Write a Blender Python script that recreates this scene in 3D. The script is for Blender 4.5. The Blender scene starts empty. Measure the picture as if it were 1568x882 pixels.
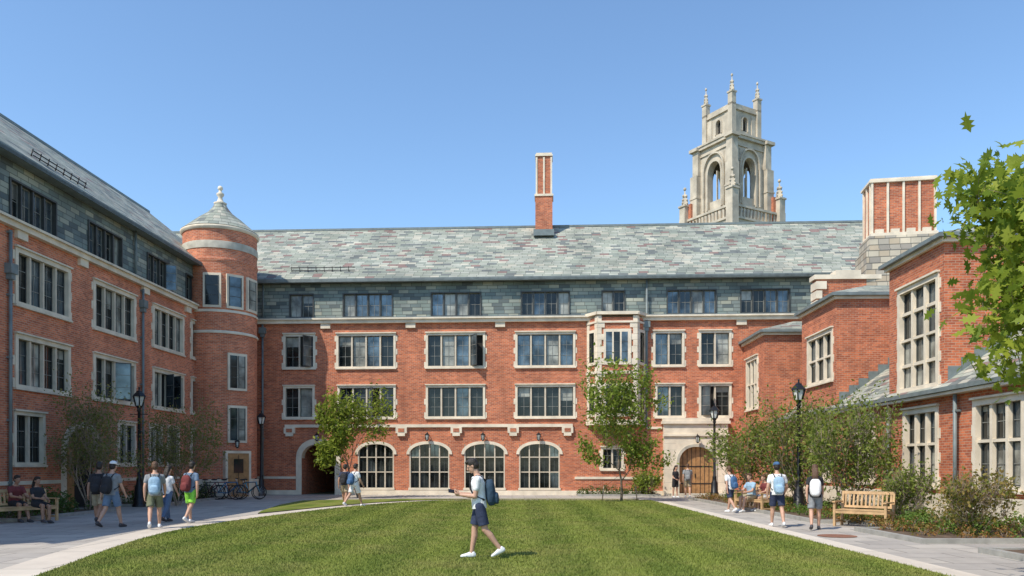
import bpy, math, random
import numpy as np
from mathutils import Vector, Matrix
random.seed(7); rng=np.random.default_rng(7)
F=1200.; CX=784.; HY=712.; EYE=1.6
R=math.radians
scene=bpy.context.scene
# ------------------------------------------------ materials
def newmat(name):
    m=bpy.data.materials.new(name); m.use_nodes=True
    nt=m.node_tree; b=nt.nodes['Principled BSDF']
    return m,nt,b
def N(nt,t,**k):
    n=nt.nodes.new(t)
    for a,v in k.items(): setattr(n,a,v)
    return n
def L(nt,a,b): nt.links.new(a,b)
def mixc(nt,fac,c1,c2,bt='MIX'):
    n=nt.nodes.new('ShaderNodeMix'); n.data_type='RGBA'; n.blend_type=bt
    for s,v in ((0,fac),(6,c1),(7,c2)):
        if hasattr(v,'is_linked'): L(nt,v,n.inputs[s])
        elif s==0: n.inputs[0].default_value=v
        else: n.inputs[s].default_value=(*v,1)
    return n.outputs[2]
def math_(nt,op,a,b=None,c=None):
    n=nt.nodes.new('ShaderNodeMath'); n.operation=op
    for i,v in enumerate((a,b,c)):
        if v is None: continue
        if hasattr(v,'is_linked'): L(nt,v,n.inputs[i])
        else: n.inputs[i].default_value=v
    return n.outputs[0]
def mat(name,col,rough=.8,metal=0,var=.25,scale=4,bump=.0,bscale=40,coat=0):
    m,nt,b=newmat(name)
    tc=N(nt,'ShaderNodeTexCoord'); no=N(nt,'ShaderNodeTexNoise'); no.inputs['Scale'].default_value=scale; no.inputs['Detail'].default_value=6
    L(nt,tc.outputs['Object'],no.inputs['Vector'])
    d=tuple(c*(1-var) for c in col); l=tuple(min(1,c*(1+var)) for c in col)
    r=N(nt,'ShaderNodeMapRange'); r.inputs[1].default_value=.3; r.inputs[2].default_value=.7; L(nt,no.outputs[0],r.inputs[0])
    L(nt,mixc(nt,r.outputs[0],d,l),b.inputs['Base Color'])
    b.inputs['Roughness'].default_value=rough; b.inputs['Metallic'].default_value=metal
    b.inputs['Coat Weight'].default_value=coat
    if bump:
        n2=N(nt,'ShaderNodeTexNoise'); n2.inputs['Scale'].default_value=bscale; n2.inputs['Detail'].default_value=5
        L(nt,tc.outputs['Object'],n2.inputs['Vector'])
        bp=N(nt,'ShaderNodeBump'); bp.inputs['Strength'].default_value=bump; bp.inputs['Distance'].default_value=.02
        L(nt,n2.outputs[0],bp.inputs['Height']); L(nt,bp.outputs[0],b.inputs['Normal'])
    return m
def brickmat(name,c1,c2,mortar,bw=.215,rh=.075,ms=.010,k=1.0,lo=.66,hi=1.26,mott=.5):
    m,nt,b=newmat(name)
    tc=N(nt,'ShaderNodeTexCoord')
    br=N(nt,'ShaderNodeTexBrick'); br.offset=.5
    br.inputs['Scale'].default_value=1; br.inputs['Brick Width'].default_value=bw; br.inputs['Row Height'].default_value=rh
    br.inputs['Mortar Size'].default_value=ms; br.inputs['Bias'].default_value=-.15
    br.inputs['Color1'].default_value=(*[c*k for c in c1],1); br.inputs['Color2'].default_value=(*[c*k for c in c2],1); br.inputs['Mortar'].default_value=(*[c*k for c in mortar],1)
    L(nt,tc.outputs['UV'],br.inputs['Vector'])
    no=N(nt,'ShaderNodeTexNoise'); no.inputs['Scale'].default_value=.7; no.inputs['Detail'].default_value=8; no.inputs['Roughness'].default_value=.75
    L(nt,tc.outputs['UV'],no.inputs['Vector'])
    r=N(nt,'ShaderNodeMapRange'); r.inputs[1].default_value=.3; r.inputs[2].default_value=.7; r.inputs[3].default_value=lo; r.inputs[4].default_value=hi; L(nt,no.outputs[0],r.inputs[0])
    cc=N(nt,'ShaderNodeCombineColor')
    for i in range(3): L(nt,r.outputs[0],cc.inputs[i])
    col=mixc(nt,1.0,br.outputs['Color'],cc.outputs[0],'MULTIPLY')
    if mott:
        mq=N(nt,'ShaderNodeMapping'); mq.inputs['Scale'].default_value=(2.3,6.6,1); L(nt,tc.outputs['UV'],mq.inputs[0])
        n4=N(nt,'ShaderNodeTexNoise'); n4.inputs['Scale'].default_value=1; n4.inputs['Detail'].default_value=4; n4.inputs['Roughness'].default_value=.8; L(nt,mq.outputs[0],n4.inputs['Vector'])
        r4=N(nt,'ShaderNodeMapRange'); r4.inputs[1].default_value=.5; r4.inputs[2].default_value=.68; r4.inputs[4].default_value=mott; L(nt,n4.outputs[0],r4.inputs[0])
        col=mixc(nt,r4.outputs[0],col,tuple(c*.8 for c in c2))
    mp=N(nt,'ShaderNodeMapping'); mp.inputs['Scale'].default_value=(1.6,.12,1); L(nt,tc.outputs['UV'],mp.inputs[0])
    n3=N(nt,'ShaderNodeTexNoise'); n3.inputs['Scale'].default_value=1; n3.inputs['Detail'].default_value=5; L(nt,mp.outputs[0],n3.inputs['Vector'])
    r3=N(nt,'ShaderNodeMapRange'); r3.inputs[1].default_value=.52; r3.inputs[2].default_value=.75; r3.inputs[4].default_value=.35; L(nt,n3.outputs[0],r3.inputs[0])
    col=mixc(nt,r3.outputs[0],col,tuple(c*.6 for c in c2))
    L(nt,col,b.inputs['Base Color']); b.inputs['Roughness'].default_value=.85
    bp=N(nt,'ShaderNodeBump'); bp.inputs['Strength'].default_value=.4; bp.inputs['Distance'].default_value=.01; bp.invert=True
    L(nt,br.outputs['Fac'],bp.inputs['Height']); L(nt,bp.outputs[0],b.inputs['Normal'])
    return m
def slatemat(name,w,h,stops,tint=1.0):
    m,nt,b=newmat(name)
    tc=N(nt,'ShaderNodeTexCoord'); sx=N(nt,'ShaderNodeSeparateXYZ'); L(nt,tc.outputs['UV'],sx.inputs[0])
    v=math_(nt,'DIVIDE',sx.outputs[1],h); row=math_(nt,'FLOOR',v); fv=math_(nt,'FRACT',v)
    wn=N(nt,'ShaderNodeTexWhiteNoise'); wn.noise_dimensions='1D'; L(nt,row,wn.inputs['W'])
    u=math_(nt,'ADD',math_(nt,'DIVIDE',sx.outputs[0],w),wn.outputs['Value'])
    col=math_(nt,'FLOOR',u); fu=math_(nt,'FRACT',u)
    cx=N(nt,'ShaderNodeCombineXYZ'); L(nt,col,cx.inputs[0]); L(nt,row,cx.inputs[1])
    w2=N(nt,'ShaderNodeTexWhiteNoise'); w2.noise_dimensions='2D'; L(nt,cx.outputs[0],w2.inputs['Vector'])
    cr=N(nt,'ShaderNodeValToRGB'); cr.color_ramp.interpolation='CONSTANT'
    el=cr.color_ramp.elements
    while len(el)<len(stops): el.new(.5)
    for e,(p,c) in zip(el,stops): e.position=p; e.color=(*[x*tint for x in c],1)
    L(nt,w2.outputs['Value'],cr.inputs[0])
    e1=math_(nt,'LESS_THAN',fu,.05); e2=math_(nt,'LESS_THAN',fv,.14); e=math_(nt,'MAXIMUM',e1,e2)
    dk=mixc(nt,math_(nt,'MULTIPLY',e,.75),cr.outputs[0],(.05,.055,.05))
    no=N(nt,'ShaderNodeTexNoise'); no.inputs['Scale'].default_value=.6; no.inputs['Detail'].default_value=8; L(nt,tc.outputs['UV'],no.inputs['Vector'])
    r=N(nt,'ShaderNodeMapRange'); r.inputs[1].default_value=.3; r.inputs[2].default_value=.7; r.inputs[3].default_value=.7; r.inputs[4].default_value=1.16; L(nt,no.outputs[0],r.inputs[0])
    cc=N(nt,'ShaderNodeCombineColor')
    for i in range(3): L(nt,r.outputs[0],cc.inputs[i])
    L(nt,mixc(nt,1.,dk,cc.outputs[0],'MULTIPLY'),b.inputs['Base Color']); b.inputs['Roughness'].default_value=.7
    bp=N(nt,'ShaderNodeBump'); bp.inputs['Strength'].default_value=.5; bp.inputs['Distance'].default_value=.02
    hgt=math_(nt,'SUBTRACT',math_(nt,'MULTIPLY',w2.outputs['Value'],.4),fv)
    L(nt,hgt,bp.inputs['Height']); L(nt,bp.outputs[0],b.inputs['Normal'])
    return m
def glassmat(name,base,metal,rough=.06,coat=.5,spec=.5):
    m,nt,b=newmat(name)
    tc=N(nt,'ShaderNodeTexCoord'); no=N(nt,'ShaderNodeTexNoise'); no.inputs['Scale'].default_value=1.3; no.inputs['Detail'].default_value=4
    L(nt,tc.outputs['Object'],no.inputs['Vector'])
    r=N(nt,'ShaderNodeMapRange'); r.inputs[1].default_value=.35; r.inputs[2].default_value=.65; L(nt,no.outputs[0],r.inputs[0])
    L(nt,mixc(nt,r.outputs[0],tuple(c*.35 for c in base),tuple(c*1.6 for c in base)),b.inputs['Base Color'])
    b.inputs['Metallic'].default_value=metal; b.inputs['Roughness'].default_value=rough; b.inputs['Coat Weight'].default_value=coat; b.inputs['Coat Roughness'].default_value=.03; b.inputs['Specular IOR Level'].default_value=spec
    bp=N(nt,'ShaderNodeBump'); bp.inputs['Strength'].default_value=.12; bp.inputs['Distance'].default_value=.03
    L(nt,no.outputs[0],bp.inputs['Height']); L(nt,bp.outputs[0],b.inputs['Normal'])
    return m
def leafmat(name,c1,c2,trans=.35):
    m,nt,b=newmat(name)
    g=N(nt,'ShaderNodeNewGeometry')
    col=mixc(nt,g.outputs['Random Per Island'],c1,c2)
    L(nt,col,b.inputs['Base Color']); b.inputs['Roughness'].default_value=.6; b.inputs['Specular IOR Level'].default_value=.25
    tr=N(nt,'ShaderNodeBsdfTranslucent'); L(nt,mixc(nt,.5,col,(.3,.4,.05)),tr.inputs['Color'])
    mx=N(nt,'ShaderNodeMixShader'); mx.inputs[0].default_value=trans
    L(nt,b.outputs[0],mx.inputs[1]); L(nt,tr.outputs[0],mx.inputs[2])
    L(nt,mx.outputs[0],nt.nodes['Material Output'].inputs[0])
    return m
BRICK=brickmat('brick',(.62,.170,.068),(.29,.066,.032),(.46,.28,.19))
BRICK_LIFT=brickmat('brick_shade_lift',(.72,.215,.095),(.39,.10,.05),(.54,.35,.25))  # same brick with lighter colour, painted in to offset the left wing's shade
sl=[(0,(.29,.31,.25)),(.25,(.36,.37,.31)),(.46,(.23,.255,.215)),(.60,(.43,.41,.33)),(.74,(.30,.315,.265)),(.84,(.15,.165,.155)),(.93,(.24,.155,.135))]
SLATE=slatemat('roof_slate',.5,.22,sl)
SLATEW=slatemat('wall_slate',.55,.19,[(0,(.19,.235,.21)),(.25,(.26,.29,.25)),(.46,(.14,.18,.175)),(.62,(.34,.35,.28)),(.76,(.20,.235,.22)),(.87,(.10,.125,.125))])
STONE=mat('limestone',(.69,.60,.47),.85,var=.16,scale=2,bump=.2)
STONEG=mat('grey_stone',(.44,.41,.34),.85,var=.28,scale=2.2,bump=.6,bscale=6)
RUBBLE=slatemat('rubble_stone',.45,.28,[(0,(.50,.44,.34)),(.3,(.38,.34,.28)),(.55,(.58,.50,.38)),(.75,(.44,.36,.26)),(.9,(.30,.27,.23))])
FRAME=mat('steel_frame',(.05,.053,.05),.5)
FRAMEL=mat('steel_frame_light',(.20,.20,.18),.5)
MULL=mat('stone_mullion',(.58,.50,.39),.8,var=.1)
COPPER=mat('lead_gutter',(.16,.19,.19),.5,var=.2)
GD=glassmat('glass_dark',(.016,.02,.02),.0,coat=0,spec=.4); GS=glassmat('glass_sky',(.10,.125,.14),.5,.1,coat=.2); GB=glassmat('glass_blind',(.26,.26,.225),.0,.2,coat=.2)
WOOD=mat('door_oak',(.36,.19,.075),.55,var=.3,scale=5)
BENCHW=mat('bench_teak',(.50,.32,.16),.6,var=.25,scale=6)
IRON=mat('black_iron',(.018,.018,.02),.4,.3,var=.2)
DARK=mat('dark_interior',(.02,.018,.016),.9)
LAMPG=mat('frosted_glass',(.6,.6,.55),.3)
BARK=mat('bark',(.20,.15,.11),.9,var=.35,scale=14,bump=.5)
BARKP=mat('bark_pale',(.30,.23,.17),.85,var=.25,scale=10,bump=.3)
# ------------------------------------------------ mesh builder
class MB:
    def __init__(s): s.v=[];s.f=[];s.m=[];s.uv=[];s.sm=[];s.mats=[]
    def mi(s,m):
        if m not in s.mats: s.mats.append(m)
        return s.mats.index(m)
    def face(s,pts,m,uv=None,smooth=False):
        i=len(s.v); n=len(pts); s.v+=[tuple(p) for p in pts]; s.f.append(tuple(range(i,i+n))); s.m.append(s.mi(m)); s.sm.append(smooth)
        if uv is None:
            a=Vector(pts[1])-Vector(pts[0]); b=Vector(pts[2])-Vector(pts[1]); nn=a.cross(b)
            if nn.length>0: nn.normalize()
            if abs(nn.z)>.97: uv=[(p[0],p[1]) for p in pts]
            else:
                k=1/math.sqrt(max(1e-4,1-nn.z**2))
                uv=[((p[1] if abs(nn.x)>abs(nn.y) else p[0]),p[2]*k) for p in pts]
        s.uv+=uv
    def box(s,x0,x1,y0,y1,z0,z1,m):
        if x0>x1:x0,x1=x1,x0
        if y0>y1:y0,y1=y1,y0
        a=[(x0,y0,z0),(x1,y0,z0),(x1,y1,z0),(x0,y1,z0),(x0,y0,z1),(x1,y0,z1),(x1,y1,z1),(x0,y1,z1)]
        for q in ((0,1,5,4),(1,2,6,5),(2,3,7,6),(3,0,4,7),(4,5,6,7),(3,2,1,0)): s.face([a[i] for i in q],m)
    def tbox(s,M,x0,x1,y0,y1,z0,z1,m):
        a=[M@Vector(p) for p in [(x0,y0,z0),(x1,y0,z0),(x1,y1,z0),(x0,y1,z0),(x0,y0,z1),(x1,y0,z1),(x1,y1,z1),(x0,y1,z1)]]
        for q in ((0,1,5,4),(1,2,6,5),(2,3,7,6),(3,0,4,7),(4,5,6,7),(3,2,1,0)): s.face([a[i] for i in q],m)
    def raw(s,vs,fs,m,smooth=True,uvs=None):
        i=len(s.v); s.v+=[tuple(p) for p in vs]; k=s.mi(m)
        for j,f in enumerate(fs):
            s.f.append(tuple(i+q for q in f)); s.m.append(k); s.sm.append(smooth)
            s.uv+= uvs[j] if uvs else [(vs[q][0],vs[q][2]) for q in f]
    def lathe(s,cx,cy,prof,n,m,smooth=True):
        vs=[];fs=[];uv=[]; R0=max(p[0] for p in prof)
        for r,z in prof:
            for i in range(n):
                a=2*math.pi*i/n; vs.append((cx+r*math.cos(a),cy+r*math.sin(a),z))
        for j in range(len(prof)-1):
            for i in range(n):
                k=(i+1)%n; fs.append((j*n+i,j*n+k,(j+1)*n+k,(j+1)*n+i))
                a0=2*math.pi*i/n*R0;a1=2*math.pi*(i+1)/n*R0
                uv.append([(a0,prof[j][1]),(a1,prof[j][1]),(a1,prof[j+1][1]),(a0,prof[j+1][1])])
        s.raw(vs,fs,m,smooth,uv)
        s.face([vs[i] for i in range(n)][::-1],m); s.face([vs[(len(prof)-1)*n+i] for i in range(n)],m)
    def tube(s,pts,rad,n,m,smooth=True,cap=True):
        pts=[Vector(p) for p in pts]
        if not hasattr(rad,'__len__'): rad=[rad]*len(pts)
        vs=[];fs=[]; up=None
        for j,p in enumerate(pts):
            d=(pts[min(j+1,len(pts)-1)]-pts[max(j-1,0)]).normalized()
            if up is None: up=d.orthogonal().normalized()
            else:
                up=up-d*up.dot(d)
                if up.length<1e-5: up=d.orthogonal()
                up.normalize()
            w=d.cross(up)
            for i in range(n):
                a=2*math.pi*i/n; vs.append(p+(up*math.cos(a)+w*math.sin(a))*rad[j])
        for j in range(len(pts)-1):
            for i in range(n):
                k=(i+1)%n; fs.append((j*n+i,j*n+k,(j+1)*n+k,(j+1)*n+i))
        if cap:
            fs.append(tuple(range(n))[::-1]); fs.append(tuple((len(pts)-1)*n+i for i in range(n)))
        s.raw(vs,fs,m,smooth)
    def ell(s,c,r,m,M=None,nu=14,nv=9):
        vs=[];fs=[]; c=Vector(c)
        for j in range(nv+1):
            t=math.pi*j/nv
            for i in range(nu):
                a=2*math.pi*i/nu; p=Vector((r[0]*math.sin(t)*math.cos(a),r[1]*math.sin(t)*math.sin(a),r[2]*math.cos(t)))
                if M is not None: p=M@p
                vs.append(c+p)
        for j in range(nv):
            for i in range(nu):
                k=(i+1)%nu; fs.append((j*nu+i,(j+1)*nu+i,(j+1)*nu+k,j*nu+k))
        s.raw(vs,fs,m,True)
    def obj(s,name,parent=None,loc=None,rot=None):
        me=bpy.data.meshes.new(name); me.from_pydata(s.v,[],s.f)
        for m in s.mats: me.materials.append(m)
        me.polygons.foreach_set('material_index',s.m); me.polygons.foreach_set('use_smooth',s.sm)
        uvl=me.uv_layers.new(name='UVMap'); uvl.data.foreach_set('uv',np.array(s.uv,dtype='f').ravel())
        me.update()
        o=bpy.data.objects.new(name,me); scene.collection.objects.link(o)
        if parent: o.parent=parent
        if loc is not None: o.location=loc
        if rot is not None: o.rotation_euler=rot
        return o
def empty(name,loc=(0,0,0),rotz=0):
    e=bpy.data.objects.new(name,None); scene.collection.objects.link(e); e.location=loc; e.rotation_euler=(0,0,rotz); e.empty_display_size=.3; return e
# ------------------------------------------------ architecture helpers
class Plane:
    def __init__(s,A,th): s.A=A; s.th=th; s.d=(math.cos(th),math.sin(th))
    def u(s,px):
        k=(px-CX)/F; den=s.d[0]-k*s.d[1]
        return (k*s.A[1]-s.A[0])/den
def wall(mb,u0,u1,z0,z1,holes,m,y=0,depth=.22):
    us=sorted({u0,u1,*[h[0] for h in holes],*[h[1] for h in holes]}); us=[a for a in us if u0<=a<=u1]
    zs=sorted({z0,z1,*[h[2] for h in holes],*[h[3] for h in holes]}); zs=[a for a in zs if z0<=a<=z1]
    for a,b in zip(us,us[1:]):
        for c,d in zip(zs,zs[1:]):
            cu=(a+b)/2;cz=(c+d)/2
            if any(h[0]<cu<h[1] and h[2]<cz<h[3] for h in holes): continue
            mb.face([(a,y,c),(b,y,c),(b,y,d),(a,y,d)],m)
    for a,b,c,d in [h[:4] for h in holes]:
        e=y+depth
        mb.face([(a,y,c),(a,y,d),(a,e,d),(a,e,c)],m); mb.face([(b,y,c),(b,e,c),(b,e,d),(b,y,d)],m)
        mb.face([(a,y,d),(b,y,d),(b,e,d),(a,e,d)],m); mb.face([(a,y,c),(a,e,c),(b,e,c),(b,y,c)],m)
def pickglass(w=(.5,.3,.2)): return random.choices((GD,GS,GB),w)[0]
def win(mb,u0,u1,z0,z1,n,rows=3,t=.12,y=0,st=STONE,proud=.045,mull=.085,trans=None,gw=(.5,.3,.2),sill=True,opens=.1,fr=FRAME,mm=None):
    mm=mm or MULL
    yb=y+.2; yf=y-proud
    mb.box(u0,u0+t,yf,yb,z0,z1,st); mb.box(u1-t,u1,yf,yb,z0,z1,st)
    mb.box(u0+t,u1-t,yf-.003,yb,z1-t,z1+.003,st); mb.box(u0+t,u1-t,yf-.003,yb,z0,z0+t*.7,st)
    if sill:
        mb.box(u0-.04,u1+.04,y-.1,y+.05,z0-.07,z0-.001,st); mb.box(u0-.03,u1+.03,y-.12,y+.0,z1+.004,z1+.06,st)
        for k in range(int((z1-z0)/.36)):
            if k%2==0:
                mb.box(u0-.09,u0-.001,y-.02,y+.02,z0+k*.36,z0+k*.36+.3,st); mb.box(u1+.001,u1+.09,y-.02,y+.02,z0+k*.36,z0+k*.36+.3,st)
    a=u0+t;b=u1-t;c=z0+t*.7;d=z1-t; w=(b-a-(n-1)*mull)/n
    for i in range(n):
        x0=a+i*(w+mull);x1=x0+w
        if i<n-1: mb.box(x1,x1+mull,y+.0,yb,c,d,mm)
        segs=[(c,d)]
        if trans:
            zt=c+(d-c)*trans; mb.box(x0,x1,y+.01,yb,zt-.04,zt+.04,mm); segs=[(c,zt-.04),(zt+.04,d)]
        for (p,q) in segs:
            f=.035; g=pickglass(gw)
            op=random.random()<opens
            if not op:
                mb.box(x0,x0+f,y+.11,y+.16,p,q,fr); mb.box(x1-f,x1,y+.11,y+.16,p,q,fr)
                mb.box(x0+f,x1-f,y+.112,y+.16,p,p+f,fr); mb.box(x0+f,x1-f,y+.112,y+.16,q-f,q,fr)
                for r in range(1,rows): zz=p+(q-p)*r/rows; mb.box(x0+f,x1-f,y+.12,y+.15,zz-.011,zz+.011,FRAMEL)
                mb.box((x0+x1)/2-.01,(x0+x1)/2+.01,y+.122,y+.15,p+f,q-f,FRAMEL)
                tl=random.uniform(-.004,.004)
                zb=q
                if g is GD and random.random()<.25:
                    zb=q-(q-p)*random.uniform(.15,.5); mb.face([(x0,y+.14,zb),(x1,y+.14,zb),(x1,y+.14,q),(x0,y+.14,q)],GB)
                mb.face([(x0,y+.14+tl,p),(x1,y+.14-tl,p),(x1,y+.14-tl,zb),(x0,y+.14+tl,zb)],g)
            else:
                mb.face([(x0,y+.18,p),(x1,y+.18,p),(x1,y+.18,q),(x0,y+.18,q)],DARK)
                h=x0 if random.random()<.5 else x1; sg=1 if h==x0 else -1
                M=Matrix.Translation((h,y+.08,0))@Matrix.Rotation(-sg*R(55),4,'Z')
                for q0,q1,r0,r1 in ((0,.04,p,q),(w-.04,w,p,q),(.04,w-.04,p,p+.04),(.04,w-.04,q-.04,q)):
                    mb.tbox(M,sg*q0,sg*q1,-.015,.015,r0,r1,fr)
                for k in (1,2): zz=p+(q-p)*k/3; mb.tbox(M,sg*.04,sg*(w-.04),-.012,.012,zz-.012,zz+.012,FRAMEL)
                mb.tbox(M,sg*.04,sg*(w-.04),-.003,.003,p+.04,q-.04,GS)
def archz(t,zs,h): return zs+h*(max(0,1-abs(t)**2.3))**.5
def arch(mb,u0,u1,z0,zc,h,wm,st=STONE,y=0,depth=.35,band=.16,proud=.06,jamb=True,n=16):
    zs=zc-h; um=(u0+u1)/2; hw=(u1-u0)/2
    P=[(um-hw*math.cos(math.pi*i/n),) for i in range(n+1)]
    P=[(p[0],archz((p[0]-um)/hw,zs,h)) for p in P]
    hw2=hw+band; Q=[um-hw2*math.cos(math.pi*i/n) for i in range(n+1)]
    Q=[(q,archz((q-um)/hw2,zs,h+band)) for q in Q]
    for (a,za),(b,zb) in zip(P,P[1:]):
        mb.face([(a,y,za),(b,y,zb),(b,y,zc),(a,y,zc)],wm)
        mb.face([(a,y-proud,za),(a,y+depth,za),(b,y+depth,zb),(b,y-proud,zb)],st)
    for i in range(n):
        a,b,c,d=P[i],P[i+1],Q[i+1],Q[i]; f=y-proud
        mb.face([(a[0],f,a[1]),(b[0],f,b[1]),(c[0],f,c[1]),(d[0],f,d[1])],st)
        mb.face([(d[0],f,d[1]),(c[0],f,c[1]),(c[0],y,c[1]),(d[0],y,d[1])],st)
    if jamb:
        mb.box(u0-band,u0,y-proud+.002,y+.02,z0,zs,st); mb.box(u1,u1+band,y-proud+.002,y+.02,z0,zs,st)
    return zs
def archwin(mb,u0,u1,z0,zc,h,wm,n=4,rows=3,**k):
    zs=arch(mb,u0,u1,z0,zc,h,wm,jamb=False,**k)
    mb.box(u0,u0+.06,.0,.25,z0,zc,MULL); mb.box(u1-.06,u1,.0,.25,z0,zc,MULL)
    mb.box(u0-.05,u1+.05,-.08,.25,z0-.12,z0,STONE)
    w=(u1-u0)/n
    for i in range(1,n): mb.box(u0+i*w-.03,u0+i*w+.03,.05,.24,z0,zc,MULL)
    for r in (.36,.70): mb.box(u0+.06,u1-.06,.06,.239,z0+(zc-z0)*r-.025,z0+(zc-z0)*r+.025,MULL)
    for i in range(n):
        for j in range(3):
            a=u0+i*w;b=a+w;p=z0+(zc-z0)*(0,.36,.7)[j];q=z0+(zc-z0)*(.36,.7,1)[j]
            mb.face([(a,.18,p),(b,.18,p),(b,.18,q),(a,.18,q)],GD if random.random()<.88 else GS)
            mb.box((a+b)/2-.012,(a+b)/2+.012,.15,.178,p,q,FRAME)
def hslab(mb,pts,t,m):
    lo=[(p[0],p[1],p[2]-t) for p in pts]
    mb.face(pts,m)
    mb.face(lo[::-1],m)
    for i in range(4):
        j=(i+1)%4; mb.face([lo[i],lo[j],pts[j],pts[i]],COPPER)
def pipe(mb,u,z0,z1,y=-.09,hop=None):
    mb.tube([(u,y,z0),(u,y,z1)],.055,8,COPPER)
    z=z0+1
    while z<z1: mb.box(u-.08,u+.08,y-.03,0,z,z+.06,COPPER); z+=2
    if hop: mb.box(u-.17,u+.17,y-.14,y+.09,hop,hop+.32,COPPER); mb.box(u-.1,u+.1,y-.1,y+.09,hop-.18,hop,COPPER)
def wall_lantern(mb,u,y,z):
    mb.tube([(u,y+.02,z+.1),(u,y-.2,z+.16),(u,y-.25,z+.08)],.018,6,IRON)
    mb.lathe(u,y-.25,[(.03,z+.1),(.13,z+.02),(.12,z)],6,IRON,False); mb.lathe(u,y-.25,[(.095,z),(.07,z-.26)],6,LAMPG,False); mb.lathe(u,y-.25,[(.08,z-.26),(.02,z-.33)],6,IRON,False)
    for i in range(6):
        a=i*math.pi/3; mb.tube([(u+.1*math.cos(a),y-.25+.1*math.sin(a),z),(u+.075*math.cos(a),y-.25+.075*math.sin(a),z-.26)],.02,4,IRON)
def snowguard(mb,u0,u1,y,z):
    for k in (0,.16): mb.tube([(u0,y+k*.1,z+.1+k),(u1,y+k*.1,z+.1+k)],.022,5,IRON)
    u=u0
    while u<=u1: mb.tube([(u,y+.1,z-.05),(u,y,z+.32)],.022,4,IRON); u+=.45
F1=(4.12,5.87);F2=(6.82,8.67);FD=(9.58,10.88); EAVE=11.5; RIDGE=15.85
def upper(mb,u0,u1,dorm,cornice_pieces,m):
    mb.box(u0,u1,-.2,.3,9.22,9.40,STONE); mb.box(u0,u1,-.3,.3,9.40,9.48,STONE); mb.box(u0,u1,-.08,.3,9.48,9.56,COPPER)
    wall(mb,u0,u1,9.56,EAVE,[(a,b,FD[0],FD[1]) for a,b,_ in dorm],SLATEW,y=.1,depth=.15)
    for a,b,n in dorm: win(mb,a,b,FD[0],FD[1],n,rows=2,t=.06,y=.1,st=FRAME,proud=.05,mull=.07,mm=FRAME,gw=(.3,.5,.2),sill=False,opens=.08,fr=FRAMEL)
    mb.box(u0,u1,-.42,-.22,EAVE-.12,EAVE+.06,COPPER); mb.box(u0,u1,-.22,.1,EAVE-.06,EAVE,COPPER)
    for c in cornice_pieces: mb.box(c-.26,c+.26,-.12,.05,8.95,9.22,STONE)
# ================================================= BACK HALL
BA=(-13.5,42.5); Bth=math.atan2(-1.5,28.74); BP=Plane(BA,Bth)
hall=empty('brick_residence_hall',(BA[0],BA[1],0),Bth)
U=BP.u
mb=MB()
w2=[(434,483,2),(515,606,4),(652,743,4),(789,881,4),(1000,1048,2),(1070,1120,2)]
f2=[(U(a),U(b),n) for a,b,n in w2]
f1=[(U(a),U(b),n) for a,b,n in [(434,482,2),(517,606,4),(652,743,4),(789,881,4),(1003,1048,2),(1070,1120,2)]]
ga=[(U(a),U(b)) for a,b in [(548,603),(627,688),(711,773),(795,857)]]
pas=(U(462),U(513)); gw=(U(920),U(955))
holes=[(a,b,*F2) for a,b,n in f2]+[(a,b,*F1) for a,b,n in f1]+[(a,b,.38,2.72) for a,b in ga]+[(*pas,0,2.72),(*gw,1.35,2.55)]
UE=34.6
wall(mb,-1,UE,0,9.22,holes,BRICK)
for a,b,n in f2: win(mb,a,b,*F2,n,gw=(.5,.28,.22))
for a,b,n in f1: win(mb,a,b,*F1,n,gw=(.75,.1,.15))
win(mb,*gw,1.35,2.55,2)
for a,b in ga: archwin(mb,a,b,.38,2.72,.55,BRICK)
arch(mb,*pas,0,2.72,.75,BRICK,band=.3,depth=.5)
a,b=pas
mb.face([(a,.2,0),(a,7,0),(a,7,2.72),(a,.2,2.72)],BRICK); mb.face([(b,.2,0),(b,7,0),(b,7,2.72),(b,.2,2.72)],BRICK)
mb.face([(a,.2,2.73),(b,.2,2.73),(b,7,2.73),(a,7,2.73)],STONEG); mb.face([(a,7,0),(b,7,0),(b,7,2.73),(a,7,2.73)],BRICK)
segs=[]; cur=-1
for x0,x1 in sorted([pas]): segs.append((cur,x0-.3)); cur=x1+.3
segs.append((cur,U(1015)-.01))
for x0,x1 in segs: mb.box(x0,x1,-.07,.05,0,.24,STONE)
for x0,x1 in [(-.3,pas[0]-.32),(U(880),U(1013))]: mb.box(x0,x1,-.05,.05,.85,.98,STONE)
s0,s1=U(437),U(877)
mb.box(s0,s1,-.12,.05,3.62,3.78,STONE)
for c in (444,615,699,786,869): 
    cu=U(c); mb.box(cu-.3,cu+.3,-.14,.05,3.30,3.62,STONE); mb.box(cu-.2,cu+.2,-.15,.05,3.15,3.30,STONE); mb.box(cu-.16,cu+.16,-.16,-.05,3.36,3.56,BRICK)
mb.box(U(990),U(1015)-.05,-.08,.05,3.5,3.62,STONE)
for c in (487,655,740,825): wall_lantern(mb,U(c),-.0,3.2)
pipe(mb,U(403),0,9.2,hop=9.0-.3); pipe(mb,U(403),9.5,EAVE,y=.0); pipe(mb,U(990),3.6,EAVE,y=-.1,hop=8.85)
upper(mb,-1,UE,[(U(a),U(b),n) for a,b,n in [(442,480,2),(524,601,4),(659,737,4),(797,873,4),(921,958,2),(1021,1098,4),(1134,1211,4)]],[U(c) for c in (499,629,766,1135)],BRICK)
o=[(U(900),0),(U(914),-.75),(U(973),-.75),(U(988),0)]
for (xa,ya),(xb,yb) in zip(o,o[1:]): mb.face([(xa,ya,3.7),(xb,yb,3.7),(xb,yb,9.3),(xa,ya,9.3)],BRICK)
mb.face([(p[0],p[1],3.7) for p in o][::-1],STONE)
mb.face([(p[0],p[1]-.05,9.56) for p in o],STONE)
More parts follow.
